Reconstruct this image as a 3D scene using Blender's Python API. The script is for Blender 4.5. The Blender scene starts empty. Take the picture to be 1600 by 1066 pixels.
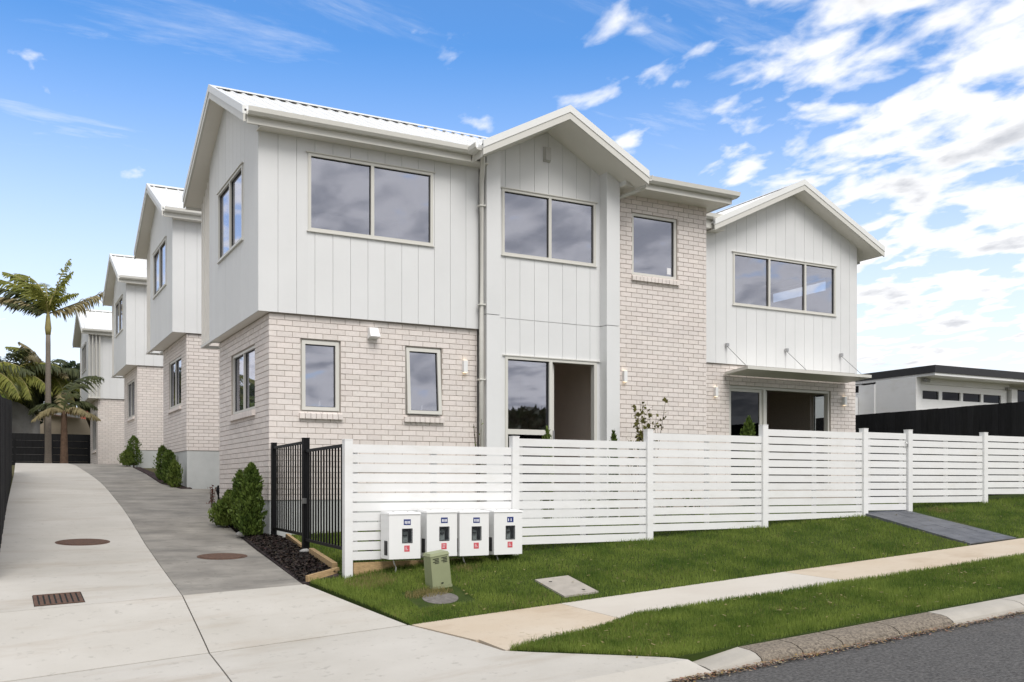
import bpy, math, random
import numpy as np
from mathutils import Vector, Matrix, noise as mnoise

random.seed(7); RNG = np.random.default_rng(7)
R = math.radians
SC = bpy.context.scene
COL = SC.collection
EYE = 1.70                      # height of the lens above the road; heights below are relative to the lens

# ------------------------------------------------------------------ camera
cam = bpy.data.cameras.new("camera"); camo = bpy.data.objects.new("camera", cam); COL.objects.link(camo)
camo.location = (0, 0, EYE); camo.rotation_euler = (R(90), 0, R(-28.22))
cam.sensor_width = 36; cam.lens = 36 * 1513 / 1600; cam.shift_y = 0.140
cam.clip_start = 0.1; cam.clip_end = 2000
SC.camera = camo

# ------------------------------------------------------------------ sky, sun, exposure
SUN_EL, SUN_AZ = 50.0, 186.0     # azimuth: degrees clockwise from +Y (towards +X)
W = bpy.data.worlds.new("World"); SC.world = W; W.use_nodes = True
def build_world():
    nt = W.node_tree; N = nt.nodes; L = nt.links
    N.clear()
    out = N.new("ShaderNodeOutputWorld"); bg = N.new("ShaderNodeBackground"); bg.inputs[1].default_value = 0.10
    sky = N.new("ShaderNodeTexSky"); sky.sky_type = 'NISHITA'; sky.sun_disc = False
    sky.sun_elevation = R(SUN_EL); sky.sun_rotation = R(SUN_AZ)
    sky.air_density = 1.0; sky.dust_density = 0.3; sky.ozone_density = 2.0
    def math_(op, a, b=None, c=None):
        n = N.new("ShaderNodeMath"); n.operation = op
        for i, v in enumerate((a, b, c)):
            if v is None: continue
            if isinstance(v, (int, float)): n.inputs[i].default_value = v
            else: L.new(v, n.inputs[i])
        return n.outputs[0]
    def mrange(v, a, b, c, d, smooth=True):
        n = N.new("ShaderNodeMapRange"); n.interpolation_type = 'SMOOTHSTEP' if smooth else 'LINEAR'
        L.new(v, n.inputs[0])
        for i, x in enumerate((a, b, c, d)): n.inputs[i + 1].default_value = x
        return n.outputs[0]
    tc = N.new("ShaderNodeTexCoord")
    sep = N.new("ShaderNodeSeparateXYZ"); L.new(tc.outputs['Generated'], sep.inputs[0])
    zz = math_('MAXIMUM', sep.outputs[2], 0.0)
    den = math_('ADD', zz, 0.14)
    com = N.new("ShaderNodeCombineXYZ")
    L.new(math_('DIVIDE', sep.outputs[0], den), com.inputs[0]); L.new(math_('DIVIDE', sep.outputs[1], den), com.inputs[1])
    mp = N.new("ShaderNodeMapping"); mp.inputs['Rotation'].default_value = (0, 0, R(10)); mp.inputs['Scale'].default_value = (1.45, 1.0, 1.0)
    mp.inputs['Location'].default_value = (3.1, 4.7, 0)
    L.new(com.outputs[0], mp.inputs[0])
    def noise(scale, detail, rough, dist=0.0, src=None):
        n = N.new("ShaderNodeTexNoise"); n.inputs['Scale'].default_value = scale; n.inputs['Detail'].default_value = detail
        n.inputs['Roughness'].default_value = rough; n.inputs['Distortion'].default_value = dist
        L.new(src or mp.outputs[0], n.inputs['Vector']); return n.outputs[0]
    big = noise(0.9, 3, 0.5)
    mid = noise(6.4, 7, 0.50, 0.2)
    fine = noise(9.0, 5, 0.6)
    # the open blue lies over the drive; cloud thickens away from it
    dv = N.new("ShaderNodeVectorMath"); dv.operation = 'DOT_PRODUCT'
    v = Vector((0.10, 0.80, 0.54)).normalized(); dv.inputs[1].default_value = v
    L.new(tc.outputs['Generated'], dv.inputs[0])
    cover = math_('ADD', mrange(dv.outputs['Value'], 0.70, 0.985, 0.15, -0.15, False), mrange(dv.outputs['Value'], -0.6, 0.6, 0.16, 0.0, False))
    dens = math_('ADD', math_('ADD', math_('MULTIPLY', mid, 0.92), math_('MULTIPLY', big, 0.22)), math_('MULTIPLY', fine, 0.13))
    cover = math_('ADD', cover, mrange(sep.outputs[0], -0.24, -0.02, 0.20, 0.0))
    dens = math_('ADD', dens, cover)
    alpha = mrange(dens, 0.58, 0.84, 0.0, 1.0)
    mp2 = N.new("ShaderNodeMapping"); mp2.inputs['Rotation'].default_value = (0, 0, R(55)); mp2.inputs['Scale'].default_value = (0.9, 3.2, 1.0); L.new(com.outputs[0], mp2.inputs[0])
    wisp = mrange(noise(1.6, 9, 0.66, 0.4, mp2.outputs[0]), 0.48, 0.78, 0.05, 0.45)
    alpha = math_('MAXIMUM', alpha, wisp)
    haze = mrange(sep.outputs[2], 0.02, 0.46, 0.92, 0.02)
    alpha = math_('MAXIMUM', alpha, haze)
    shade = mrange(math_('ADD', dens, math_('MULTIPLY', math_('SUBTRACT', noise(2.1, 6, 0.6), 0.5), 0.9)), 0.84, 1.16, 1.0, 0.0)
    cc = N.new("ShaderNodeMix"); cc.data_type = 'RGBA'
    L.new(shade, cc.inputs[0]); cc.inputs[6].default_value = (3.9, 4.05, 4.4, 1); cc.inputs[7].default_value = (7.1, 7.1, 7.2, 1)
    tint = N.new("ShaderNodeMix"); tint.data_type = 'RGBA'; tint.blend_type = 'MULTIPLY'; tint.inputs[0].default_value = 1.0
    L.new(sky.outputs[0], tint.inputs[6]); tint.inputs[7].default_value = (0.37, 0.94, 1.40, 1)
    mx = N.new("ShaderNodeMix"); mx.data_type = 'RGBA'
    L.new(alpha, mx.inputs[0]); L.new(tint.outputs[2], mx.inputs[6]); L.new(cc.outputs[2], mx.inputs[7])
    L.new(mx.outputs[2], bg.inputs[0]); L.new(bg.outputs[0], out.inputs[0])
build_world()
sl = bpy.data.lights.new("sun", 'SUN'); sl.energy = 1.5; sl.angle = R(32); sl.color = (1.0, 0.965, 0.92)
so = bpy.data.objects.new("sun", sl); COL.objects.link(so)
sd = Vector((math.sin(R(SUN_AZ)) * math.cos(R(SUN_EL)), math.cos(R(SUN_AZ)) * math.cos(R(SUN_EL)), math.sin(R(SUN_EL))))
so.rotation_euler = sd.to_track_quat('Z', 'Y').to_euler(); so.location = sd * 40
SC.view_settings.view_transform = 'Standard'; SC.view_settings.look = 'None'
SC.view_settings.exposure = 0.66; SC.view_settings.gamma = 1.0; SC.view_settings.use_curve_mapping = False

# ------------------------------------------------------------------ materials
MAT = {}
def mat(name, col, rough=0.6, spec=0.4, metal=0.0, var=0.0, vscale=4.0, bump=0.0, bscale=60.0, rnd=0.0, col2=None, stain=None, emit=None, detail=6, vstretch=None, coat=0, speck=None):
    m = bpy.data.materials.new(name); m.use_nodes = True; MAT[name] = m
    nt = m.node_tree; N = nt.nodes; L = nt.links; b = N['Principled BSDF']
    b.inputs['Roughness'].default_value = rough; b.inputs['Specular IOR Level'].default_value = spec; b.inputs['Metallic'].default_value = metal
    c = (*col, 1)
    b.inputs['Base Color'].default_value = c
    geo = N.new("ShaderNodeNewGeometry")
    cur = None
    def mixc(fac, a, bcol, mode='MIX'):
        n = N.new("ShaderNodeMix"); n.data_type = 'RGBA'; n.blend_type = mode
        if isinstance(fac, float): n.inputs[0].default_value = fac
        else: L.new(fac, n.inputs[0])
        for i, v in ((6, a), (7, bcol)):
            if isinstance(v, tuple): n.inputs[i].default_value = v
            else: L.new(v, n.inputs[i])
        return n.outputs[2]
    def nz(scale, det=detail, ro=0.6, stretch=None):
        n = N.new("ShaderNodeTexNoise"); n.inputs['Scale'].default_value = scale; n.inputs['Detail'].default_value = det; n.inputs['Roughness'].default_value = ro
        if stretch:
            mp = N.new("ShaderNodeMapping"); mp.inputs['Scale'].default_value = stretch; L.new(geo.outputs['Position'], mp.inputs[0]); L.new(mp.outputs[0], n.inputs['Vector'])
        else: L.new(geo.outputs['Position'], n.inputs['Vector'])
        return n.outputs[0]
    def ramp(v, a, bb, lo=0.0, hi=1.0):
        n = N.new("ShaderNodeMapRange"); n.inputs[1].default_value = a; n.inputs[2].default_value = bb; n.inputs[3].default_value = lo; n.inputs[4].default_value = hi
        L.new(v, n.inputs[0]); return n.outputs[0]
    cur = c
    if var or col2:
        c2 = (*col2, 1) if col2 else tuple(max(0, x * (1 - var)) for x in col) + (1,)
        cur = mixc(ramp(nz(vscale, stretch=vstretch), 0.35, 0.68), c, c2)
    if stain:   # (colour, scale, amount, stretch)
        f = ramp(nz(stain[1], 8, 0.65, stain[3] if len(stain) > 3 else None), 0.52, 0.74, 0.0, stain[2])
        cur = mixc(f, cur, (*stain[0], 1))
    if speck:   # fine grain and pits
        f = ramp(nz(speck[1], 3, 0.7), 0.60, 0.72, 0.0, 1.0)
        cur = mixc(f, cur, tuple(x * (1 - speck[0] * 1.5 if speck[0] < .4 else 1.6) for x in col) + (1,))
    if rnd:
        oi = N.new("ShaderNodeObjectInfo")
        ad = N.new("ShaderNodeMath"); ad.operation = 'ADD'; L.new(oi.outputs['Random'], ad.inputs[0]); L.new(geo.outputs['Random Per Island'], ad.inputs[1])
        wn = N.new("ShaderNodeTexWhiteNoise"); wn.noise_dimensions = '1D'; L.new(ad.outputs[0], wn.inputs['W'])
        hs = N.new("ShaderNodeHueSaturation")
        L.new(ramp(wn.outputs['Value'], 0, 1, 1 - rnd, 1 + rnd * 0.8), hs.inputs['Value'])
        sepc = N.new("ShaderNodeSeparateColor"); L.new(wn.outputs['Color'], sepc.inputs[0])
        L.new(ramp(sepc.outputs[1], 0, 1, 0.5 - rnd * 0.10, 0.5 + rnd * 0.06), hs.inputs['Hue'])
        L.new(ramp(sepc.outputs[2], 0, 1, 1 - rnd, 1 + rnd), hs.inputs['Saturation'])
        if isinstance(cur, tuple): hs.inputs['Color'].default_value = cur
        else: L.new(cur, hs.inputs['Color'])
        cur = hs.outputs[0]
    if not isinstance(cur, tuple): L.new(cur, b.inputs['Base Color'])
    if bump:
        bn = N.new("ShaderNodeBump"); bn.inputs['Strength'].default_value = bump; bn.inputs['Distance'].default_value = 0.01
        L.new(nz(bscale, 4), bn.inputs['Height']); L.new(bn.outputs[0], b.inputs['Normal'])
    if emit:
        b.inputs['Emission Color'].default_value = (*emit[0], 1); b.inputs['Emission Strength'].default_value = emit[1]
    if coat: b.inputs['Coat Weight'].default_value = coat
    return m
mat('cladding', (0.765, 0.768, 0.765), 0.55, 0.3, var=0.04, vscale=1.3, bump=0.05, bscale=120, rnd=0.02)
mat('cladding_back', (0.72, 0.72, 0.70), 0.8)
mat('brick', (0.80, 0.735, 0.69), 0.85, 0.2, var=0.08, vscale=26, bump=0.35, bscale=90, rnd=0.06)
mat('mortar', (0.50, 0.445, 0.40), 0.95, 0.1, var=0.2, vscale=30, bump=0.3)
mat('trim', (0.68, 0.665, 0.615), 0.45, 0.4, var=0.04, vscale=3)
mat('soffit', (0.84, 0.81, 0.755), 0.6, 0.3, var=0.04, vscale=2)
mat('roofing', (0.84, 0.84, 0.82), 0.4, 0.5, var=0.05, vscale=2)
mat('frame', (0.66, 0.645, 0.595), 0.4, 0.45)
mat('gasket', (0.02, 0.02, 0.022), 0.6)
mat('concrete_base', (0.56, 0.575, 0.565), 0.8, 0.2, var=0.12, vscale=3, bump=0.2, bscale=40)
mat('plaster', (0.80, 0.69, 0.60), 0.9, 0.1, var=0.05, vscale=2)
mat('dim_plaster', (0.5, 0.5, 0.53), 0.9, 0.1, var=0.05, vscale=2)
mat('carpet', (0.18, 0.16, 0.14), 0.95, 0.1, var=0.2, vscale=20)
mat('white_paint', (0.82, 0.82, 0.815), 0.45, 0.4, var=0.045, vscale=2.5, rnd=0.03, stain=((0.66, 0.64, 0.58), 2.6, 0.35, (1, 1, 3)))
mat('white_metal', (0.84, 0.84, 0.835), 0.35, 0.5, var=0.02)
mat('black_metal', (0.008, 0.008, 0.009), 0.45, 0.15)
mat('steel', (0.45, 0.45, 0.45), 0.35, 0.5, metal=1.0)
mat('drive_light', (0.45, 0.423, 0.375), 0.85, 0.2, col2=(0.53, 0.502, 0.455), vscale=0.7, bump=0.25, bscale=70, stain=((0.36, 0.30, 0.235), 1.3, 0.65, (0.45, 1.7, 1)), speck=(0.10, 9), detail=12)
mat('drive_dark', (0.20, 0.186, 0.165), 0.85, 0.2, col2=(0.33, 0.308, 0.272), vscale=1.5, bump=0.25, bscale=70, stain=((0.12, 0.115, 0.105), 1.2, 0.8, (0.5, 1.6, 1)), speck=(0.10, 9), detail=12)
mat('path_beige', (0.52, 0.43, 0.325), 0.85, 0.2, col2=(0.56, 0.485, 0.39), vscale=1.1, bump=0.2, bscale=80, stain=((0.37, 0.27, 0.18), 1.2, 0.55), speck=(0.07, 14), detail=12)
mat('path_white', (0.57, 0.53, 0.47), 0.85, 0.2, col2=(0.52, 0.475, 0.415), vscale=1.0, bump=0.2, bscale=80, speck=(0.07, 14), detail=12)
mat('ramp_stone', (0.075, 0.08, 0.092), 0.6, 0.4, col2=(0.13, 0.135, 0.15), vscale=4, bump=0.6, bscale=14)
mat('asphalt', (0.052, 0.050, 0.049), 0.9, 0.2, col2=(0.155, 0.150, 0.145), vscale=42, bump=1.0, bscale=70, stain=((0.15, 0.125, 0.105), 0.8, 0.45), speck=(0.5, 30), detail=12)
mat('kerb_plain', (0.44, 0.41, 0.36), 0.85, 0.2, var=0.15, vscale=4, bump=0.3, bscale=60)
mat('kerb_aggregate', (0.30, 0.255, 0.20), 0.9, 0.2, col2=(0.10, 0.085, 0.07), vscale=48, bump=0.9, bscale=70)
mat('soil', (0.13, 0.095, 0.06), 0.95, 0.1, col2=(0.06, 0.085, 0.025), vscale=3, bump=0.5)
mat('turf_soil', (0.045, 0.065, 0.016), 0.95, 0.1, col2=(0.030, 0.05, 0.010), vscale=5, bump=0.5, stain=((0.12, 0.10, 0.045), 1.3, 0.4))
mat('mulch', (0.020, 0.016, 0.014), 0.9, 0.2, rnd=0.6, col2=(0.055, 0.042, 0.034), vscale=18)
mat('timber', (0.52, 0.36, 0.19), 0.75, 0.2, var=0.35, vscale=7, vstretch=(3, 3, 12))
mat('paling', (0.020, 0.020, 0.022), 0.75, 0.2, rnd=0.25, var=0.4, vscale=3, vstretch=(4, 4, 0.6), bump=0.3, bscale=30)
mat('iron', (0.145, 0.085, 0.06), 0.85, 0.2, metal=0.0, col2=(0.085, 0.055, 0.042), vscale=30, bump=0.6, bscale=50)
mat('cover_concrete', (0.40, 0.365, 0.32), 0.9, 0.2, var=0.18, vscale=8, bump=0.4)
mat('cover_grey', (0.20, 0.185, 0.17), 0.9, 0.2, var=0.4, vscale=22, bump=0.7)
mat('pillar_green', (0.30, 0.325, 0.19), 0.5, 0.4, var=0.1, vscale=6)
mat('dark_slot', (0.012, 0.014, 0.010), 0.8)
mat('label_blue', (0.012, 0.03, 0.17), 0.5)
mat('label_red', (0.62, 0.09, 0.11), 0.5)
mat('label_ink', (0.75, 0.75, 0.80), 0.6)
mat('meter_grey', (0.36, 0.36, 0.35), 0.6, var=0.3, vscale=20)
mat('cable', (0.55, 0.54, 0.52), 0.6)
mat('bark', (0.24, 0.205, 0.17), 0.9, 0.2, var=0.35, vscale=6, vstretch=(2, 2, 9), bump=0.5, bscale=25)
mat('bark_brown', (0.13, 0.085, 0.06), 0.95, 0.1, var=0.4, vscale=9, bump=0.6, bscale=30)
mat('crownshaft', (0.34, 0.29, 0.11), 0.5, 0.3, var=0.25, vscale=3)
mat('branch', (0.10, 0.075, 0.055), 0.9)
mat('beige_wall', (0.50, 0.42, 0.32), 0.9, var=0.1, vscale=2)
mat('tarp', (0.30, 0.29, 0.275), 0.8, var=0.25, vscale=2.2)
mat('red_tile', (0.40, 0.115, 0.07), 0.85, rnd=0.2)
mat('black_fascia', (0.028, 0.028, 0.032), 0.55, 0.4)
mat('rock', (0.45, 0.44, 0.42), 0.9, var=0.3, vscale=9, bump=0.6)
mat('dry_leaf', (0.27, 0.195, 0.12), 0.9, rnd=0.5)
mat('lamp_glow', (0.9, 0.8, 0.65), 0.5, emit=((1.0, 0.78, 0.5), 1.2))
mat('down_light', (0.9, 0.9, 0.9), 0.5, emit=((1.0, 0.96, 0.9), 5.0))
mat('sticker', (0.80, 0.80, 0.82), 0.6)
def leafmat(name, col, col2, trans=0.35, rnd=0.6, patchy=0.5):
    m = bpy.data.materials.new(name); m.use_nodes = True; MAT[name] = m
    nt = m.node_tree; N = nt.nodes; L = nt.links; b = N['Principled BSDF']
    geo = N.new("ShaderNodeNewGeometry"); wn = N.new("ShaderNodeTexWhiteNoise"); wn.noise_dimensions = '1D'
    L.new(geo.outputs['Random Per Island'], wn.inputs['W'])
    nz = N.new("ShaderNodeTexNoise"); nz.inputs['Scale'].default_value = 2.2; nz.inputs['Detail'].default_value = 3; L.new(geo.outputs['Position'], nz.inputs['Vector'])
    av = N.new("ShaderNodeMath"); av.operation = 'MULTIPLY_ADD'; L.new(wn.outputs['Value'], av.inputs[0]); av.inputs[1].default_value = rnd
    sub = N.new("ShaderNodeMapRange"); sub.inputs[1].default_value = 0.3; sub.inputs[2].default_value = 0.7; sub.inputs[3].default_value = 0.0; sub.inputs[4].default_value = patchy; L.new(nz.outputs[0], sub.inputs[0])
    L.new(sub.outputs[0], av.inputs[2])
    mx = N.new("ShaderNodeMix"); mx.data_type = 'RGBA'; mx.inputs[6].default_value = (*col, 1); mx.inputs[7].default_value = (*col2, 1); L.new(av.outputs[0], mx.inputs[0])
    L.new(mx.outputs[2], b.inputs['Base Color']); b.inputs['Roughness'].default_value = 0.55; b.inputs['Specular IOR Level'].default_value = 0.25
    tr = N.new("ShaderNodeBsdfTranslucent"); L.new(mx.outputs[2], tr.inputs[0])
    ms = N.new("ShaderNodeMixShader"); ms.inputs[0].default_value = trans
    L.new(b.outputs[0], ms.inputs[1]); L.new(tr.outputs[0], ms.inputs[2]); L.new(ms.outputs[0], N['Material Output'].inputs[0])
leafmat('grass', (0.040, 0.100, 0.010), (0.245, 0.310, 0.062), 0.35, 0.45, 0.75)
leafmat('grass_dry', (0.20, 0.17, 0.06), (0.30, 0.25, 0.11), 0.3)
leafmat('thuja', (0.030, 0.072, 0.014), (0.145, 0.20, 0.038), 0.3)
leafmat('thuja_light', (0.06, 0.11, 0.02), (0.19, 0.24, 0.05), 0.3)
leafmat('palm_green', (0.10, 0.125, 0.022), (0.33, 0.33, 0.07), 0.4)
leafmat('palm_dark', (0.035, 0.05, 0.018), (0.10, 0.11, 0.04), 0.25)
leafmat('palm_dead', (0.20, 0.16, 0.08), (0.34, 0.29, 0.15), 0.25)
leafmat('tree_dark', (0.010, 0.022, 0.007), (0.035, 0.055, 0.016), 0.15)
leafmat('tree_mid', (0.03, 0.055, 0.012), (0.09, 0.12, 0.03), 0.25)
leafmat('shrub_olive', (0.075, 0.07, 0.016), (0.20, 0.19, 0.05), 0.3)
leafmat('shrub_red', (0.14, 0.03, 0.03), (0.22, 0.10, 0.07), 0.2)
def glassmat(name, tint, f0, refl=(0.86, 0.87, 0.95)):
    m = bpy.data.materials.new(name); m.use_nodes = True; MAT[name] = m
    nt = m.node_tree; N = nt.nodes; L = nt.links; N.remove(N['Principled BSDF'])
    gl = N.new("ShaderNodeBsdfGlossy"); gl.inputs['Roughness'].default_value = 0.012; gl.inputs['Color'].default_value = (*refl, 1)
    geo = N.new("ShaderNodeNewGeometry"); nz = N.new("ShaderNodeTexNoise"); nz.inputs['Scale'].default_value = 1.1; nz.inputs['Detail'].default_value = 1
    L.new(geo.outputs['Position'], nz.inputs['Vector'])
    bp = N.new("ShaderNodeBump"); bp.inputs['Strength'].default_value = 0.10; bp.inputs['Distance'].default_value = 0.02; L.new(nz.outputs[0], bp.inputs['Height']); L.new(bp.outputs[0], gl.inputs['Normal'])
    tr = N.new("ShaderNodeBsdfTransparent"); tr.inputs[0].default_value = (*tint, 1)
    lw = N.new("ShaderNodeLayerWeight"); lw.inputs[0].default_value = 0.5
    pw = N.new("ShaderNodeMath"); pw.operation = 'POWER'; L.new(lw.outputs['Facing'], pw.inputs[0]); pw.inputs[1].default_value = 5.0
    mr = N.new("ShaderNodeMapRange"); mr.inputs[3].default_value = f0; mr.inputs[4].default_value = 1.0; L.new(pw.outputs[0], mr.inputs[0])
    ms = N.new("ShaderNodeMixShader"); L.new(mr.outputs[0], ms.inputs[0]); L.new(tr.outputs[0], ms.inputs[1]); L.new(gl.outputs[0], ms.inputs[2])
    L.new(ms.outputs[0], N['Material Output'].inputs[0])
glassmat('glass', (0.74, 0.75, 0.79), 0.31)
glassmat('glass_clear', (0.9, 0.93, 0.93), 0.06)
glassmat('glass_tint', (0.16, 0.22, 0.20), 0.04)
glassmat('glass_dark', (0.03, 0.03, 0.035), 0.02)

# ------------------------------------------------------------------ building blocks
BASE = {}
def setp(o, label=None, cat=None, group=None, kind=None):
    if label: o['label'] = label
    if cat: o['category'] = cat
    if group: o['group'] = group
    if kind: o['kind'] = kind
    return o
def thing(name, label, cat, base=(0, 0, 0), group=None, kind=None):
    o = bpy.data.objects.new(name, None); o.empty_display_size = 0.2; COL.objects.link(o); o.location = base
    BASE[o.name] = Vector(base); return setp(o, label, cat, group, kind)
class MB:
    def __init__(s): s.v = []; s.f = []
    def add(s, vs, fs):
        k = len(s.v); s.v += [tuple(p) for p in vs]; s.f += [tuple(i + k for i in f) for f in fs]; return s
    def hexa(s, p): return s.add(p, [(3, 2, 1, 0), (4, 5, 6, 7), (0, 1, 5, 4), (1, 2, 6, 5), (2, 3, 7, 6), (3, 0, 4, 7)])
    def box(s, x0, x1, y0, y1, z0, z1): return s.hexa([(x0, y0, z0), (x1, y0, z0), (x1, y1, z0), (x0, y1, z0), (x0, y0, z1), (x1, y0, z1), (x1, y1, z1), (x0, y1, z1)])
    def mbox(s, M, u0, u1, w0, w1, z0, z1): return s.hexa([M(u0, w0, z0), M(u1, w0, z0), M(u1, w1, z0), M(u0, w1, z0), M(u0, w0, z1), M(u1, w0, z1), M(u1, w1, z1), M(u0, w1, z1)])
    def prism(s, poly0, poly1):
        n = len(poly0); return s.add(list(poly0) + list(poly1), [tuple(range(n))[::-1], tuple(range(n, 2 * n))] + [(i, (i + 1) % n, n + (i + 1) % n, n + i) for i in range(n)])
    def tube(s, pts, rads, n=8, cap=True):
        pts = [Vector(p) for p in pts]; rings = []
        if not isinstance(rads, (list, tuple)): rads = [rads] * len(pts)
        k = len(s.v)
        for i, p in enumerate(pts):
            d = (pts[min(i + 1, len(pts) - 1)] - pts[max(i - 1, 0)]).normalized()
            a = d.cross(Vector((0, 0, 1)));  a = a if a.length > 1e-3 else d.cross(Vector((1, 0, 0)))
            a.normalize(); b = d.cross(a)
            for j in range(n):
                t = 2 * math.pi * j / n; s.v.append(tuple(p + (a * math.cos(t) + b * math.sin(t)) * rads[i]))
        for i in range(len(pts) - 1):
            for j in range(n): s.f.append((k + i * n + j, k + i * n + (j + 1) % n, k + (i + 1) * n + (j + 1) % n, k + (i + 1) * n + j))
        if cap: s.f.append(tuple(range(k, k + n))[::-1]); s.f.append(tuple(range(k + (len(pts) - 1) * n, k + len(pts) * n)))
        return s
def mesh(name, v, f, m, smooth=False, base=Vector((0, 0, 0))):
    me = bpy.data.meshes.new(name)
    if len(v): a = np.array(v, dtype=float) - np.array(base); me.from_pydata(a.tolist(), [], f)
    me.materials.append(MAT[m]); me.update()
    if smooth: me.polygons.foreach_set('use_smooth', [True] * len(me.polygons))
    return me
def part(name, mb, m, parent, smooth=False, kind=None, label=None):
    b = BASE[parent.name]
    o = bpy.data.objects.new(name, mesh(name, mb.v, mb.f, m, smooth, b)); COL.objects.link(o); o.parent = parent
    BASE[o.name] = b
    return setp(o, label, None, None, kind)
def inst(name, me, parent, loc):
    o = bpy.data.objects.new(name, me); COL.objects.link(o); o.parent = parent; o.location = Vector(loc) - BASE[parent.name]; return o
def solo(name, mb, m, label=None, cat=None, group=None, kind=None, base=None, smooth=False):
    b = Vector(base) if base else Vector(mb.v[0])
    o = bpy.data.objects.new(name, mesh(name, mb.v, mb.f, m, smooth, b)); COL.objects.link(o); o.location = b; BASE[o.name] = b
    return setp(o, label, cat, group, kind)
def fast_quads(name, V, m, smooth=False):
    """V: (n,4,3) array -> mesh of n loose quads"""
    n = len(V); me = bpy.data.meshes.new(name)
    me.vertices.add(n * 4); me.vertices.foreach_set('co', V.reshape(-1).astype(np.float32))
    me.loops.add(n * 4); me.loops.foreach_set('vertex_index', np.arange(n * 4, dtype=np.int32))
    me.polygons.add(n); me.polygons.foreach_set('loop_start', np.arange(0, n * 4, 4, dtype=np.int32)); me.polygons.foreach_set('loop_total', np.full(n, 4, dtype=np.int32))
    me.materials.append(MAT[m]); me.update(calc_edges=True); return me
def fast_obj(name, V, m, parent=None, base=(0, 0, 0), **kw):
    b = BASE[parent.name] if parent else Vector(base)
    o = bpy.data.objects.new(name, fast_quads(name, V - np.array(b), m)); COL.objects.link(o)
    if parent: o.parent = parent
    else: o.location = b
    BASE[o.name] = b
    return setp(o, **kw)
def lerp(x, pts):
    if x <= pts[0][0]: return pts[0][1]
    for (a, b), (c, e) in zip(pts, pts[1:]):
        if x <= c: return b + (e - b) * (x - a) / (c - a)
    return pts[-1][1]

# ------------------------------------------------------------------ terrain
DRIVE = [(8.5, -1.40), (10.3, -1.12), (14.66, -.85), (19, -.5), (24, -.13), (30, .30), (34.7, .62), (38, .74), (42, .79), (60, .8)]
def street(x, y):
    return .063 * (min(max(x, -30), 40) - 3.47) + lerp(y, [(-20, -1.40), (2.5, -1.47), (5.62, -1.478), (5.63, -1.40), (5.95, -1.40), (7.45, -1.351), (8.5, -1.33), (10.3, -.985), (60, -.985)])
def lawn_z(x, y):
    F = street(x, 10.3)
    if y <= 10.3: return street(x, y)
    z = F + (-.78 + .03 * (x - 3.7) - F) * (min(y, 14.66) - 10.3) / 4.36
    return max(z, lerp(y, DRIVE)) if y > 14.66 else z
def lawn_edge(x, y):
    k = min(1, max(0, (4.1 - x) / 1.0)); k = k * k * (3 - 2 * k)
    return lawn_z(x, y) * (1 - k) + (drive_z(x, y) + .01) * k if y > 8.5 else lawn_z(x, y)
def drive_z(x, y):
    if y <= 8.5: return street(x, y)
    t = min(1, (y - 8.5) / 5)
    return lerp(y, DRIVE) + .063 * (x - 2.3) * (1 - t)
def G(x, y):
    if y <= 8.5: return street(x, y)
    k = min(1, max(0, (x - 2.9) / .6))
    return drive_z(x, y) * (1 - k) + lawn_z(x, y) * k
def patch(XL, XR, y0, y1, zf, off=0.0, thick=0.08, du=0.35, dv=0.3, ys=None):
    """a slab that follows the ground between two edge lines"""
    if ys is None:
        n = max(1, int(math.ceil((y1 - y0) / dv))); ys = [y0 + (y1 - y0) * i / n for i in range(n + 1)]
    w = max(abs(XR(y) - XL(y)) for y in ys); m = max(1, int(math.ceil(w / du)))
    mb = MB(); top = []; 
    for y in ys:
        for j in range(m + 1):
            x = XL(y) + (XR(y) - XL(y)) * j / m; mb.v.append((x, y, zf(x, y) + off))
    W_ = m + 1; n = len(ys) - 1
    for i in range(n):
        for j in range(m): a = i * W_ + j; mb.f.append((a, a + 1, a + W_ + 1, a + W_))
    ring = [j for j in range(W_)] + [i * W_ + m for i in range(1, n + 1)] + [n * W_ + j for j in range(m - 1, -1, -1)] + [i * W_ for i in range(n - 1, 0, -1)]
    k = len(mb.v)
    for r in ring: x, y, z = mb.v[r]; mb.v.append((x, y, z - thick))
    L_ = len(ring)
    for i in range(L_): mb.f.append((ring[i], k + i, k + (i + 1) % L_, ring[(i + 1) % L_]))
    return mb
def ground_sheet():
    xs = [-400, -200, -100, -50, -25, -12, -6] + [-3 + .5 * i for i in range(60)] + [28, 32, 40, 60, 100, 200, 400]
    ys = [-400, -200, -80, -40, -20, -10, -5, 0, 2.5, 4, 5.0, 5.6, 5.95, 6.4, 6.9, 7.45, 8, 8.5, 9, 9.6, 10.3, 10.8, 11.5, 12.5, 13.5, 14.66, 16, 17.5, 19, 21, 24, 27, 30, 32, 34.7, 38, 42, 46, 52, 60, 80, 120, 200, 400]
    mb = MB()
    for y in ys:
        for x in xs:
            z = G(x, y)
            if y > 14.66 and x > 15: z = min(z, lawn_z(x, 14.66) + .02 * (y - 14.66)) if y < 40 else z
            mb.v.append((x, y, z - .07))
    n = len(xs)
    for i in range(len(ys) - 1):
        for j in range(n - 1): a = i * n + j; mb.f.append((a, a + 1, a + n + 1, a + n))
    solo('ground', mb, 'soil', kind='structure', base=(0, 0, -1.5))
ground_sheet()
# road
solo('road', patch(lambda y: -60, lambda y: 60, -6, 5.62, street, 0.0, 0.05, 0.8, 0.5), 'asphalt', kind='structure', base=(3, 2, -1.5))
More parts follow.
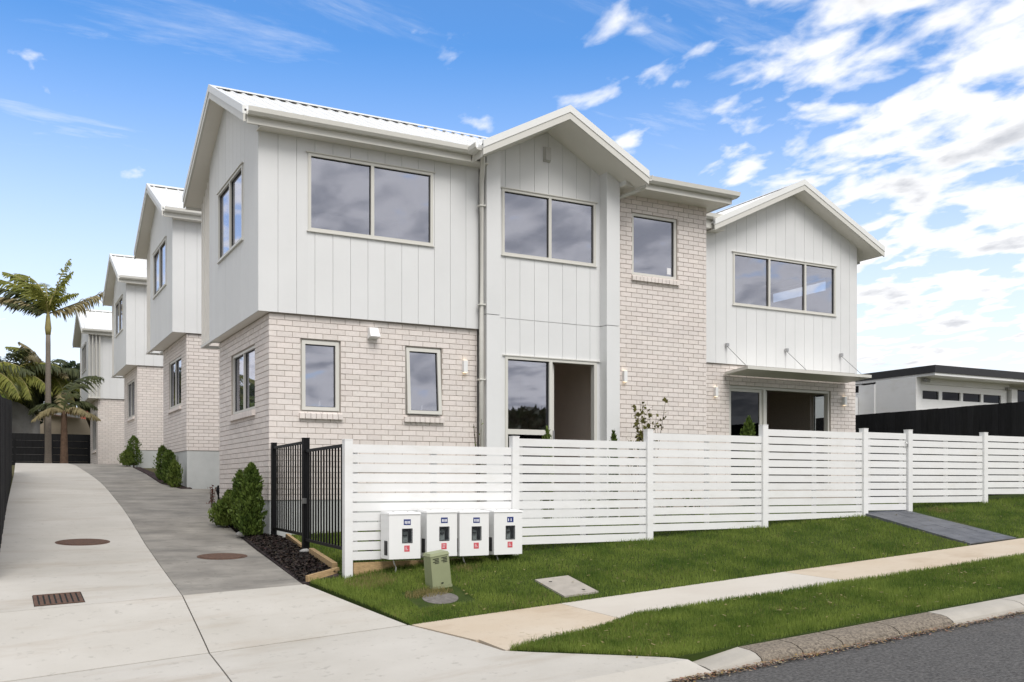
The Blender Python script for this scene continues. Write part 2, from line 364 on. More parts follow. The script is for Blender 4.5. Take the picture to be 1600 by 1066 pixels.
# kerb, one stone after another
kerb = thing('kerb', None, None, (8, 5.8, -1.2), kind='structure')
kx = [4.72, 5.2, 5.62, 6.06, 6.72, 7.40, 8.42, 9.5, 10.6, 11.7, 12.8, 14, 15.2, 16.4, 17.6, 18.8, 20]
for i, (a, b) in enumerate(zip(kx, kx[1:])):
    mb = MB(); g = .006; prof = [(5.60, -.04), (5.64, .035), (5.70, .066), (5.76, .078), (5.90, .084), (5.90, -.12), (5.60, -.12)]
    def pr(x): 
        dz = .063 * (x - 3.47); sh = min(1, max(0.25, (x - 4.5) / .6))
        return [(x, yy + (0 if x > 5.3 else (5.3 - x) * .05), -1.478 + dz + (zz * sh if zz > 0 else zz)) for yy, zz in prof]
    mb.prism(pr(a + g), pr(b - g))
    part('kerb_stone', mb, 'kerb_aggregate' if 1 <= i <= 4 else 'kerb_plain', kerb)
# driveway: slabs with open joints
drive = thing('driveway', None, None, (1.5, 12, -1.0), kind='structure')
def smooth(pts):
    xs = [p[0] for p in pts]; ys = [p[1] for p in pts]
    yy = np.arange(xs[0], xs[-1] + .01, .1); vv = np.interp(yy, xs, ys); k = 45
    vp = np.pad(vv, k, mode='reflect', reflect_type='odd'); w = np.hanning(2 * k + 1); w /= w.sum(); vv = np.convolve(vp, w, 'valid')
    return lambda y: float(np.interp(y, yy, vv))
JX = smooth([(5.5, 1.45), (8.5, 1.66), (10.3, 1.70), (13.3, 1.84), (18.4, 2.13), (26.3, 2.43), (32, 2.42), (44, 2.35)])
EDGE_L = lambda y: lerp(y, [(8, -.10), (15.7, .10), (30, .53), (44, .85)])
EDGE_R = lambda y: lerp(y, [(10.35, 2.97), (13.5, 3.23), (19.1, 3.70), (19.3, 4.2), (20.0, 7.0), (24.0, 7.0), (24.2, 4.0), (26, 3.78), (30, 3.95), (34.5, 4.05), (46, 4.0)])
g = .006
apr = lambda y: lerp(y, [(5.6, 4.72), (6.0, 4.55), (6.94, 3.66), (7.45, 3.62), (8.5, 3.46)])
part('slab', patch(lambda y: -6, lambda y: JX(y) - g, 5.62, 8.5 - g, street, 0.006, .1, .5, .25), 'drive_light', drive)
part('slab', patch(lambda y: JX(y) + g, lambda y: apr(y) - g, 5.62, 8.5 - g, street, 0.006, .1, .4, .2), 'drive_light', drive)
part('slab', patch(lambda y: EDGE_L(y), lambda y: JX(y) - g, 8.5 + g, 10.30 - g, drive_z, 0.006, .1), 'drive_light', drive)
part('slab', patch(lambda y: JX(y) + g, lambda y: lerp(y, [(8.5, 3.44), (10.36, 2.98)]), 8.5 + g, 10.33 - g, drive_z, 0.006, .1), 'drive_light', drive)
part('slab', patch(EDGE_L, lambda y: JX(y) - .004, 10.30 + g, 44, drive_z, 0.006, .1, .5, .4), 'drive_light', drive)
part('slab', patch(lambda y: JX(y) + .004, EDGE_R, 10.33 + g, 44, drive_z, 0.004, .1, .5, .25), 'drive_dark', drive)
# footpath
path = thing('footpath', None, None, (8, 8, -1.2), kind='structure')
pxs = [(None, 5.12), (5.12, 8.17), (8.17, 16.5), (16.5, 24)]
for i, (a, b) in enumerate(pxs):
    xl = (lambda y: lerp(y, [(6.94, 3.67), (7.45, 3.64), (8.5, 3.47)]) + g) if a is None else (lambda y, a=a: a + g * .6)
    yl = 7.45
    part('slab', patch(xl, (lambda y, b=b: b - g * .6), yl, 8.5, street, 0.008, .1, .5, .25), ['path_beige', 'path_white', 'path_beige', 'path_beige'][i], path)
part('slab', patch(lambda y: 3.67 + g, lambda y: lerp(y, [(6.96, 3.70), (7.2, 4.75), (7.45, 5.12)]), 6.96, 7.449, street, 0.008, .1, .3, .12), 'path_beige', path)

# ------------------------------------------------------------------ lawns
VERGE_L = lambda y: lerp(y, [(5.90, 4.62), (6.94, 3.70), (7.2, 4.75), (7.45, 5.3)])
LAWN_L = lambda y: lerp(y, [(8.5, 3.47), (10.35, 3.05)])
solo('verge_lawn', patch(VERGE_L, lambda y: 22, 5.905, 7.45, street, 0.012, .08, .4, .15), 'turf_soil', kind='structure', base=(8, 6.5, -1.2))
solo('front_lawn', patch(LAWN_L, lambda y: 22, 8.5, 10.36, lawn_edge, 0.012, .08, .4, .2), 'turf_soil', kind='structure', base=(8, 9.5, -1.0))
solo('yard_lawn', patch(lambda y: lerp(y, [(10.37, 3.40), (12.3, 3.66), (14.6, 3.98)]), lambda y: 18.8, 10.37, 16.2, lambda x, y: lawn_z(x, min(y, 14.6)), 0.0, .06, .6, .5), 'turf_soil', kind='structure', base=(8, 12.5, -.8))
HOLES = [(5.20, 5.72, 8.58, 9.30), (11.46, 12.56, 8.3, 10.4), (3.72, 4.36, 8.85, 9.44)]
def blades(n, XL, x1, y0, y1, zf, off, h, wid, m, name, label, hole=None, weight=None, lean=0.5, keep=None):
    y = RNG.uniform(y0, y1, n); u = RNG.uniform(0, 1, n)
    xl = np.array([XL(v) for v in y])
    u = u ** 1.35
    x = xl + u * (x1 - xl)
    if hole:
        ok = np.ones(n, bool)
        for a, b, c, d in hole: ok &= ~((x > a) & (x < b) & (y > c) & (y < d))
        x, y = x[ok], y[ok]
    if keep is not None:
        ok = np.array([keep(a, b) for a, b in zip(x, y)]); x, y = x[ok], y[ok]
    n = len(x); z = np.array([zf(a, b) for a, b in zip(x, y)]) + off
    hv = np.array([0.5 + mnoise.noise(Vector((a * 1.1, b * 1.1, 0))) * .55 for a, b in zip(x[::1], y[::1])])
    hh = h * RNG.uniform(.45, 1.3, n) * (0.6 + .75 * hv) * np.where(RNG.uniform(0, 1, n) < .03, 1.5, 1)
    an = RNG.uniform(0, 2 * math.pi, n); dx, dy = np.cos(an), np.sin(an)
    l = RNG.uniform(.1, lean, n) * hh; la = RNG.uniform(0, 2 * math.pi, n)
    w = wid * RNG.uniform(.6, 1.3, n)
    p0 = np.stack([x - dx * w, y - dy * w, z - .012], 1); p1 = np.stack([x + dx * w, y + dy * w, z - .012], 1)
    tx, ty = x + np.cos(la) * l, y + np.sin(la) * l
    p2 = np.stack([tx + dx * w * .25, ty + dy * w * .25, z + hh], 1); p3 = np.stack([tx - dx * w * .25, ty - dy * w * .25, z + hh], 1)
    return fast_obj(name, np.stack([p0, p1, p2, p3], 1), m, base=(8, (y0 + y1) / 2, -1.1), label=label, cat='grass', kind='stuff')
blades(140000, VERGE_L, 17, 5.915, 7.475, street, .012, .034, .0032, 'grass', 'verge_grass', 'mown green grass on the verge strip beside the kerb')
blades(150000, LAWN_L, 20, 8.478, 10.33, lawn_edge, .012, .036, .0034, 'grass', 'lawn_grass', 'mown green grass sloping up from the footpath to the white fence', HOLES)
blades(26000, lambda y: lerp(y, [(10.37, 3.44), (12.3, 3.7), (14.6, 4.0)]), 15, 10.4, 14.5, lambda x, y: lawn_z(x, min(y, 14.6)), .0, .05, .006, 'grass', 'yard_grass', 'green grass in the yard behind the white slat fence')
def patchy(x, y): return mnoise.noise(Vector((x * .9 + 5, y * 1.4, 3))) > .12 and random.random() < .8
def worn(x, y): return any(((x - a) / r) ** 2 + ((y - b) / s) ** 2 < 1 - random.random() * .6 for a, b, r, s in ((3.62, 9.95, .32, .30), (4.0, 9.28, .30, .14), (12.95, 10.1, .30, .20), (4.75, 9.95, .22, .12)))
blades(9000, LAWN_L, 20, 8.49, 10.33, lawn_edge, .012, .035, .003, 'grass_dry', 'dry_lawn_grass', 'dry straw coloured wisps scattered through the sloping lawn', HOLES, keep=patchy)
blades(60000, LAWN_L, 14, 8.9, 10.33, lawn_edge, .014, .034, .004, 'grass_dry', 'worn_grass', 'worn yellowed grass patches by the fence posts and the gate', [HOLES[0], HOLES[1]], keep=worn)
blades(7000, VERGE_L, 15, 5.96, 7.45, street, .012, .036, .003, 'grass_dry', 'dry_verge_grass', 'dry straw coloured wisps in the verge grass', keep=patchy)
# litter in the gutter and mulch chips
def chips(n, fx, zf, size, m, name, label, cat, flat=.3, long=2.2):
    V = np.zeros((n, 4, 3))
    for i in range(n):
        x, y = fx(); z = zf(x, y) + random.uniform(.0, .02); a = random.uniform(0, 6.28); s = size * random.uniform(.4, 1.2)
        d = Vector((math.cos(a), math.sin(a), random.uniform(-flat, flat))) * s * long / 2; e = Vector((-math.sin(a), math.cos(a), random.uniform(-flat, flat))) * s / 2; c = Vector((x, y, z + .006))
        V[i] = [c - d - e, c + d - e, c + d + e, c - d + e]
    return fast_obj(name, V, m, base=tuple(V[0, 0]), label=label, cat=cat, kind='stuff')
chips(5200, lambda: (4.3 + 12 * random.random() ** 1.4, 5.595 - abs(random.gauss(0, .055))), lambda x, y: street(x, y) + .002, .011, 'dry_leaf', 'leaf_litter', 'brown leaf litter gathered in the gutter along the kerb', 'leaf litter')
chips(800, lambda: (4 + 12 * random.random() ** 1.3, random.choice((random.uniform(5.95, 7.4), random.uniform(8.5, 10.2)))), lambda x, y: lawn_z(x, y) + .03, .016, 'grass_dry', 'fallen_leaves', 'pale fallen leaves and clippings lying on the grass', 'leaves')

# ------------------------------------------------------------------ house kit
def Mf(yp): return lambda u, w, z: (u, yp - w, z)          # wall facing the street
def Ms(xp): return lambda u, w, z: (xp - w, u, z)          # wall facing the drive
def Mr(xp): return lambda u, w, z: (xp + w, u, z)          # wall facing away from the drive
def minus(rects, hole):
    out = []
    a0, a1, b0, b1 = hole
    for (u0, u1, z0, z1) in rects:
        if a0 >= u1 or a1 <= u0 or b0 >= z1 or b1 <= z0: out.append((u0, u1, z0, z1)); continue
        if a0 > u0: out.append((u0, a0, z0, z1))
        if a1 < u1: out.append((a1, u1, z0, z1))
        m0, m1 = max(u0, a0), min(u1, a1)
        if b0 > z0: out.append((m0, m1, z0, b0))
        if b1 < z1: out.append((m0, m1, b1, z1))
    return out
def backing(mb, M, u0, u1, z0, z1, w0, w1, holes=()):
    rs = [(u0, u1, z0, z1)]
    for h in holes: rs = minus(rs, h)
    for a, b, c, d in rs: mb.mbox(M, a, b, w0, w1, c, d)
COURSE = .086
def brick_rects(u0, u1, z0, z1, holes=(), shift=0.0):
    out = []; n = 0; z = z0
    while z < z1 - .012:
        zt = min(z + .0785, z1); off = ((n % 2) * .12 + shift) % .24
        u = u0 - .24 + off
        while u < u1:
            a, b = max(u + .0038, u0), min(u + .2362, u1)
            if b - a > .02:
                rs = [(a, b, z, zt)]
                for h in holes: rs = minus(rs, (h[0] - .004, h[1] + .004, h[2] - .004, h[3] + .004))
                out += [r for r in rs if r[1] - r[0] > .018 and r[3] - r[2] > .010]
            u += .24
        z += COURSE; n += 1
    return out
BRICKMESH = {}
def brick_obj(parent, axis, M, r):
    a, b, c, d = r
    key = (axis, round(b - a, 3), round(d - c, 3), random.randrange(4))
    if key not in BRICKMESH:
        q = MB(); e = .003; t = .022; w, h = b - a, d - c; j = lambda: random.uniform(-.0012, .0012)
        P = [(-w / 2, -h / 2), (w / 2, -h / 2), (w / 2, h / 2), (-w / 2, h / 2)]
        inn = [(x - math.copysign(e, x) + j(), y - math.copysign(e, y) + j()) for x, y in P]
        vs = []
        for (ring, ww) in ((P, 0), (P, t - e), (inn, t + random.uniform(-.001, .001))):
            for x, y in ring: vs.append((x, -ww, y) if axis == 'F' else (-ww, x, y))
        fs = [(i + k, (i + 1) % 4 + k, (i + 1) % 4 + 4 + k, i + 4 + k) for k in (0, 4) for i in range(4)] + [(8, 9, 10, 11)]
        BRICKMESH[key] = mesh('brick', vs, fs, 'brick')
    o = inst('brick', BRICKMESH[key], parent, M((a + b) / 2, -.022 + random.uniform(-.0012, .0012), (c + d) / 2))
    return o
def bricks_stuff(parent, sets, name='brick_courses'):
    mb = MB()
    for M, rs in sets:
        for a, b, c, d in rs:
            w = random.uniform(-.0015, .0015); e = .002
            v = [M(a, -.022, c), M(b, -.022, c), M(b, -.022, d), M(a, -.022, d), M(a + e, w, c + e), M(b - e, w, c + e), M(b - e, w, d - e), M(a + e, w, d - e)]
            mb.add(v, [(4, 5, 6, 7), (0, 1, 5, 4), (1, 2, 6, 5), (2, 3, 7, 6), (3, 0, 4, 7)])
    return part(name, mb, 'brick', parent, kind='stuff')
def boards(parent, M, u0, u1, zb, ztop, holes=(), pitch=.2865, start=None, gap=.0058, thick=.018, breaks=()):
    """upright cladding boards between u0 and u1, cut round the openings; ztop may be a function of u"""
    zt = ztop if callable(ztop) else (lambda u: ztop)
    u = start if start is not None else u0
    edges = [u0]
    while u < u1 - .03:
        if u > u0 + .03: edges.append(u)
        u += pitch
    edges.append(u1)
    for a, b in zip(edges, edges[1:]):
        a_, b_ = a + gap / 2, b - gap / 2
        rs = [(a_, b_, zb, 99.)]
        for h in holes: rs = minus(rs, h)
        for bz in breaks: rs = [q for r in rs for q in ([(r[0], r[1], r[2], bz - .006), (r[0], r[1], bz + .006, r[3])] if r[2] < bz < r[3] else [r])]
        for (c, d, e, f) in rs:
            if d - c < .004 or f - e < .01: continue
            mb = MB(); w = random.uniform(0, .0012)
            if f > 90:
                f0, f1 = zt(c), zt(d); mid = zt((c + d) / 2)
                if min(f0, f1) <= e + .01: continue
                if abs(mid - (f0 + f1) / 2) > .02:
                    um = (c + d) / 2
                    A = [M(c, w, e), M(d, w, e), M(d, w, f1), M(um, w, max(f0, f1, mid)), M(c, w, f0)]; B = [M(c, w - thick, e), M(d, w - thick, e), M(d, w - thick, f1), M(um, w - thick, max(f0, f1, mid)), M(c, w - thick, f0)]
                else:
                    A = [M(c, w, e), M(d, w, e), M(d, w, f1), M(c, w, f0)]; B = [M(c, w - thick, e), M(d, w - thick, e), M(d, w - thick, f1), M(c, w - thick, f0)]
                mb.prism(A, B)
            else: mb.mbox(M, c, d, w - thick, w, e, f)
            part('cladding_board', mb, 'cladding', parent)
def sill_bricks(wn, M, u0, u1, z0):
    n = max(2, round((u1 - u0 + .06) / .086)); step = (u1 - u0 + .06) / n
    for i in range(n):
        a = u0 - .03 + i * step
        b = MB().hexa([M(a + .004, -.06, z0 - .10), M(a + step - .004, -.06, z0 - .10), M(a + step - .004, .055, z0 - .115), M(a + .004, .055, z0 - .115), M(a + .004, -.06, z0 - .012), M(a + step - .004, -.06, z0 - .012), M(a + step - .004, .055, z0 - .035), M(a + .004, .055, z0 - .035)])
        part('sill_brick', b, 'brick', wn)
def window(parent, M, u0, u1, z0, z1, panes, name='window', depth=.0, fw=.045, glass='glass', sill=False, head=True, proud=.02, tilt=0):
    """frame of four bars and mullions, one pane per light; panes: list of widths (fractions)"""
    fr = MB(); w1 = proud - depth; w0 = w1 - .07
    fr.mbox(M, u0, u1, w0, w1, z1 - fw, z1); fr.mbox(M, u0, u1, w0, w1, z0, z0 + fw)
    fr.mbox(M, u0, u0 + fw, w0, w1, z0 + fw, z1 - fw); fr.mbox(M, u1 - fw, u1, w0, w1, z0 + fw, z1 - fw)
    tot = sum(panes); us = [u0 + fw]; acc = 0
    for p in panes[:-1]: acc += p; us.append(u0 + (u1 - u0) * acc / tot)
    for m_ in us[1:]: fr.mbox(M, m_ - .026, m_ + .026, w0 + .002, w1 - .002, z0 + fw, z1 - fw)
    us.append(u1 - fw)
    wn = part(name, fr, 'frame', parent)
    for i in range(len(panes)):
        a = us[i] + (.026 if i else 0); b = us[i + 1] - (.026 if i < len(panes) - 1 else 0)
        bead = MB(); t = .014
        bead.mbox(M, a, b, w1 - .052, w1 - .034, z1 - fw - t, z1 - fw - .0005); bead.mbox(M, a, b, w1 - .052, w1 - .034, z0 + fw + .0005, z0 + fw + t * .6)
        bead.mbox(M, a + .0005, a + t * .6, w1 - .052, w1 - .034, z0 + fw + t, z1 - fw - t); bead.mbox(M, b - t, b - .0005, w1 - .052, w1 - .034, z0 + fw + t, z1 - fw - t)
        part('glazing_bead', bead, 'gasket', wn)
        pn = MB().mbox(M, a + .002, b - .002, w1 - .050, w1 - .044, z0 + fw + .002, z1 - fw - .002); part('pane', pn, glass, wn)
    if head:
        hd = MB().mbox(M, u0 - .035, u1 + .035, w1 - .05, w1 + .018, z1 + .001, z1 + .016); part('head_flashing', hd, 'trim', wn)
        sl_ = MB().mbox(M, u0 - .02, u1 + .02, w1 - .05, w1 + .015, z0 - .018, z0 - .001); part('sill_flashing', sl_, 'trim', wn)
    if sill: sill_bricks(wn, M, u0, u1, z0)
    return wn
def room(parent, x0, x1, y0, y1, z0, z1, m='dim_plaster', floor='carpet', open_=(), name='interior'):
    """inside faces of a room; walls named in open_ are left to the facade"""
    mb = MB(); t = .04
    if 'b' not in open_: mb.box(x0, x1, y1, y1 + t, z0, z1)
    if 'l' not in open_: mb.box(x0 - t, x0, y0, y1, z0, z1)
    if 'r' not in open_: mb.box(x1, x1 + t, y0, y1, z0, z1)
    mb.box(x0 - t, x1 + t, y0, y1 + t, z1, z1 + t)
    o = part(name, mb, m, parent)
    part('interior_floor', MB().box(x0 - t, x1 + t, y0, y1 + t, z0 - t, z0), floor, o)
    return o
def gable(parent, ax, u0, u1, v0, v1, ze, za, gut=('v0',), ends=('u0', 'u1'), vm=None, wall_u0=None, ribs=(1, 1), rib_pitch=.19, hard=True, gut_u=None, sheet_u1=None):
    """ridge along u. ze: roof top at the eaves v0/v1, za: at the ridge"""
    M = (lambda u, v, z: (u, v, z)) if ax == 'x' else (lambda u, v, z: (v, u, z))
    vm = (v0 + v1) / 2 if vm is None else vm
    roof = MB(); t = .03
    for va in (v0, v1):
        P = [M(u0, va, ze), M(u1, va, ze), M(u1, vm, za), M(u0, vm, za)]
        roof.prism(P, [(x, y, z - t) for x, y, z in P])
    rf = part('roof', roof, 'roofing', parent)
    # under-roof lining: the raking soffit seen at the verges
    so_ = MB(); dz0, dz1 = .165, .150
    for va in (v0, v1):
        s = .02 if va == v0 else -.02
        P = [M(u0 + .02, va + s, ze - dz1), M(u1 - .02, va + s, ze - dz1), M(u1 - .02, vm, za - dz1), M(u0 + .02, vm, za - dz1)]
        so_.prism(P, [(x, y, z - .012) for x, y, z in P])
    part('soffit', so_, 'soffit', rf)
    # ribs of the sheet roofing: one mesh a slope, one object a rib
    for k, va in enumerate((v0, v1)):
        if not ribs[k]: continue
        h, w = .028, .018
        A = [M(0, va, ze), M(0, vm, za)]
        q = MB(); ue = -w * 1.6; uf = w * 1.6
        q.prism([M(ue, va, ze), M(uf, va, ze), M(w, va, ze + h), M(-w, va, ze + h)], [M(ue, vm, za - .004), M(uf, vm, za - .004), M(w, vm, za + h - .004), M(-w, vm, za + h - .004)])
        me = mesh('roof_rib', q.v, q.f, 'roofing')
        u = u0 + .14
        while u < u1 - .06:
            o = bpy.data.objects.new('roof_rib', me); COL.objects.link(o); o.parent = rf; o.location = Vector(M(u, 0, 0)) - BASE[rf.name]; u += rib_pitch
    cap = MB(); c = .15; sl2 = (za - ze) / abs(vm - v0); sl3 = (za - ze) / abs(vm - v1)
    for s, sl_ in ((-1, sl2), (1, sl3)):
        P = [M(u0 - .01, vm, za + .052), M(u1 + .01, vm, za + .052), M(u1 + .01, vm + s * c, za + .046 - sl_ * c), M(u0 - .01, vm + s * c, za + .046 - sl_ * c)]
        cap.prism(P, [(x, y, z - .008) for x, y, z in P])
    part('ridge_cap', cap, 'roofing', rf)
    for e in ends:
        u = u0 if e == 'u0' else u1; s = -1 if e == 'u0' else 1
        for va in (v0, v1):
            bb = MB()
            P = lambda du, dz: [M(u + s * du, va, ze + dz), M(u + s * du, vm, za + dz)]
            def strip(d0, d1, z0, z1):
                a, b = P(d0, z0), P(d1, z0); c_, d_ = P(d0, z1), P(d1, z1)
                bb.hexa([a[0], b[0], b[1], a[1], c_[0], d_[0], d_[1], c_[1]])
            strip(-.015, .018, -.185, -.072)
            part('barge_board', bb, 'trim', rf)
            bb = MB(); strip(-.03, .030, -.070, .050)
            part('barge_flashing', bb, 'roofing', rf)
    for gv in gut:
        va = v0 if gv == 'v0' else v1; s = -1 if gv == 'v0' else 1
        a0, a1 = (u0 + .03, u1 - .03) if gut_u is None else gut_u
        fa = MB().hexa([M(a0, va - s * .01, ze - .205), M(a1, va - s * .01, ze - .205), M(a1, va + s * .015, ze - .205), M(a0, va + s * .015, ze - .205), M(a0, va - s * .01, ze - .032), M(a1, va - s * .01, ze - .032), M(a1, va + s * .015, ze - .032), M(a0, va + s * .015, ze - .032)])
        part('fascia', fa, 'trim', rf)
        gt = MB(); pr_ = [(.016, -.10), (.10, -.10), (.132, -.06), (.138, .008), (.126, .008), (.120, -.055), (.095, -.088), (.016, -.088)]
        A = [M(a0, va + s * w, ze + z) for w, z in pr_]; B = [M(a1, va + s * w, ze + z) for w, z in pr_]
        gt.prism(A, B); part('gutter', gt, 'trim', rf)
    return rf
def roof_under(v, v0, v1, ze, za, vm=None, drop=.162):
    vm = (v0 + v1) / 2 if vm is None else vm
    t = (v - v0) / (vm - v0) if v <= vm else (v1 - v) / (v1 - vm)
    return ze + (za - ze) * t - drop
def downpipe(parent, pts, r=.037, clips=()):
    o = part('downpipe', MB().tube(pts, r, 12), 'trim', parent, smooth=True)
    for x, y, z in clips: part('pipe_clip', MB().box(x - .055, x + .055, y - .05, y + .055, z - .012, z + .012), 'trim', o)
    return o
def wall_light(parent, M, u, z):
    b = MB().mbox(M, u - .035, u + .035, 0, .075, z - .10, z + .10)
    o = part('wall_light', b, 'white_metal', parent)
    part('lamp', MB().mbox(M, u - .028, u + .028, .012, .068, z + .1005, z + .104), 'lamp_glow', o)
    part('lamp', MB().mbox(M, u - .028, u + .028, .012, .068, z - .104, z - .1005), 'lamp_glow', o)

# ------------------------------------------------------------------ the street-front townhouse
H = thing('townhouse', 'two-storey white and cream brick house with three gables behind the white slat fence', 'house', (3.7, 14.7, -.9))
ZB, ZC, ZT = -.24, 2.61, 5.30       # brick base, cladding base, eaves soffit
snap = lambda z: ZB + round((z - ZB) / COURSE) * COURSE - .008
winL = [(4.18, 4.815, snap(1.16), snap(2.245)), (5.905, 6.55, snap(1.16), snap(2.245))]
MfA, MsA = Mf(14.66), Ms(3.69)
sideL = (15.56, 17.30, snap(1.2), snap(2.215))
bw = MB(); backing(bw, MfA, 3.70, 7.20, ZB - .004, 2.72, -.12, -.009, winL)
bw_f = part('brick_wall', bw, 'mortar', H)
bw2 = MB(); backing(bw2, MsA, 14.79, 18.30, ZB - .004, 2.72, -.12, -.009, [sideL])
bw2.box(3.70, 12.0, 18.20, 18.30, -.9, 2.72)
bw_s = part('brick_wall', bw2, 'mortar', H)
doorR = (14.11, 17.14, -.13, snap(2.19))
MfT, MfR = Mf(14.70), Mf(16.30)
towerW = (10.41, 11.445, ZB + 48 * COURSE - .008, ZB + 61 * COURSE + .02)
bw3 = MB(); backing(bw3, MfT, 9.96, 12.14, -.9, 5.55, -.12, -.009, [towerW]); bw3.box(12.02, 12.14, 14.83, 16.4, -.9, 5.5)
bw_t = part('brick_wall', bw3, 'mortar', H)
sideR_lo = (17.10, 17.62, 1.0, 2.24); sideR_hi = (17.10, 19.10, 4.68, 5.02)
bw4 = MB(); backing(bw4, MfR, 12.15, 17.94, -.9, 2.72, -.12, -.009, [doorR]); 
backing(bw4, Mr(17.95), 16.42, 21.0, -.9, 2.72, -.12, -.009, [sideR_lo])
bw_r = part('brick_wall', bw4, 'mortar', H)
allb = []
for tag_, M, par, rs in (('F', MfA, bw_f, brick_rects(3.69, 7.20, ZB, ZC - .004, winL)),
                     ('S', MsA, bw_s, brick_rects(14.686, 18.30, ZB, ZC - .02, [sideL], .12)),
                     ('F', MfT, bw_t, brick_rects(9.96, 12.15, ZB, 5.34, [towerW], .07)),
                     ('F', MfR, bw_r, brick_rects(12.16, 17.95, ZB, ZC - .004, [doorR], .03))):
    for r in rs:
        x, y, z = M((r[0] + r[1]) / 2, 0, (r[2] + r[3]) / 2); d = x * .4729 + y * .8811
        low = tag_ == 'F' and z < lerp(x, [(3.7, .12), (5, .60), (8, .90), (14, 1.2)])
        small = (r[1] - r[0]) < .1
        allb.append((d + (100 if low else 0) + (20 if tag_ == 'S' else 0) + (30 if small else 0), tag_, M, par, r))
allb.sort(key=lambda t: t[0])
for _, tag_, M, par, r in allb[:298]: brick_obj(par, tag_, M, r)
bricks_stuff(H, [(M, [r]) for _, tag_, M, par, r in allb[298:]])
for q in ((3.705, 7.2, 14.675, 18.28), (9.97, 12.13, 14.715, 16.3), (12.2, 17.93, 16.315, 21)): part('foundation', MB().box(*q, -1.2, ZB - .006), 'concrete_base', H)
# --- upper cladding of the block by the drive
MfC, MsC = Mf(14.60), Ms(3.515)
upW = (4.275, 6.36, 3.905, 5.10); upS = (15.59, 17.466, 3.90, 5.10)
RA = dict(v0=14.335, v1=19.40, ze=5.50, za=6.72)
roofA = lambda v: roof_under(v, RA['v0'], RA['v1'], RA['ze'], RA['za'])
cb = MB(); backing(cb, MfC, 3.535, 7.20, ZC + .02, 5.42, -.14, -.016, [upW]); 
backing(cb, MsC, 14.75, 18.30, ZC + .02, 5.30, -.14, -.016, [upS])
cb.prism([MsC(14.66, -.016, 5.30), MsC(18.30, -.016, 5.30), MsC(18.30, -.016, roofA(18.30)), MsC(16.87, -.016, roofA(16.867)), MsC(14.66, -.016, roofA(14.66))], [MsC(14.66, -.14, 5.30), MsC(18.30, -.14, 5.30), MsC(18.30, -.14, roofA(18.30)), MsC(16.87, -.14, roofA(16.867)), MsC(14.66, -.14, roofA(14.66))])
cb.box(3.53, 12, 18.16, 18.28, ZC, 5.6)
cl = part('wall_cladding', cb, 'cladding_back', H)
boards(cl, MfC, 3.515, 7.20, ZC, 5.33, [upW], start=3.812)
boards(cl, MsC, 14.603, 18.30, ZC, lambda v: roofA(v) + .01, [upS], start=14.62 + .2865)
part('soffit', MB().box(3.50, 7.26, 14.34, 14.66, 5.312, 5.330), 'soffit', H)
part('overhang_soffit', MB().box(3.53, 3.72, 14.62, 18.29, ZC + .004, ZC + .02), 'soffit', H)
# open fin screen behind the cladding box
fs_ = MB().box(3.52, 4.6, 18.31, 18.35, ZC, ZC + .05).box(3.52, 4.6, 19.12, 19.19, ZC, ZC + .05).box(3.52, 3.57, 18.351, 19.119, ZC, ZC + .05)
scr = part('fin_screen', fs_, 'trim', H)
for i in range(5): part('fin', MB().box(3.53, 3.66, 18.40 + i * .18, 18.44 + i * .18, ZC + .051, roofA(18.6 + i * .18) - .0), 'soffit', scr)
part('fin_rail', MB().box(4.0, 4.05, 18.351, 19.119, ZC, ZC + .05), 'trim', scr)
gable(H, 'x', 3.25, 7.05, gut=('v0', 'v1'), ends=('u0',), rib_pitch=.19, gut_u=(3.28, 6.93), **RA)
vr = part('valley_roof', MB().prism([(7.052, 14.95, 5.795), (10.15, 14.95, 5.795), (10.15, 16.867, 6.72), (7.052, 16.867, 6.72)], [(7.052, 14.95, 5.75), (10.15, 14.95, 5.75), (10.15, 16.867, 6.67), (7.052, 16.867, 6.67)]).prism([(7.052, 19.4, 5.5), (10.15, 19.4, 5.5), (10.15, 16.868, 6.72), (7.052, 16.868, 6.72)], [(7.052, 19.4, 5.45), (10.15, 19.4, 5.45), (10.15, 16.868, 6.67), (7.052, 16.868, 6.67)]), 'roofing', H)
for i in range(9):
    x = 7.19 + i * .19
    part('roof_rib', MB().prism([(x - .029, 14.95, 5.795), (x + .029, 14.95, 5.795), (x + .018, 14.95, 5.823), (x - .018, 14.95, 5.823)], [(x - .029, 16.867, 6.716), (x + .029, 16.867, 6.716), (x + .018, 16.867, 6.744), (x - .018, 16.867, 6.744)]), 'roofing', vr)
part('ridge_cap', MB().prism([(7.062, 16.867, 6.772), (10.1, 16.867, 6.772), (10.1, 16.717, 6.694), (7.062, 16.717, 6.694)], [(7.062, 16.867, 6.764), (10.1, 16.867, 6.764), (10.1, 16.717, 6.686), (7.062, 16.717, 6.686)]), 'roofing', vr)
window(H, MfC, *upW, [1, 1]); window(H, MsC, *upS, [1, 1.0], fw=.04)
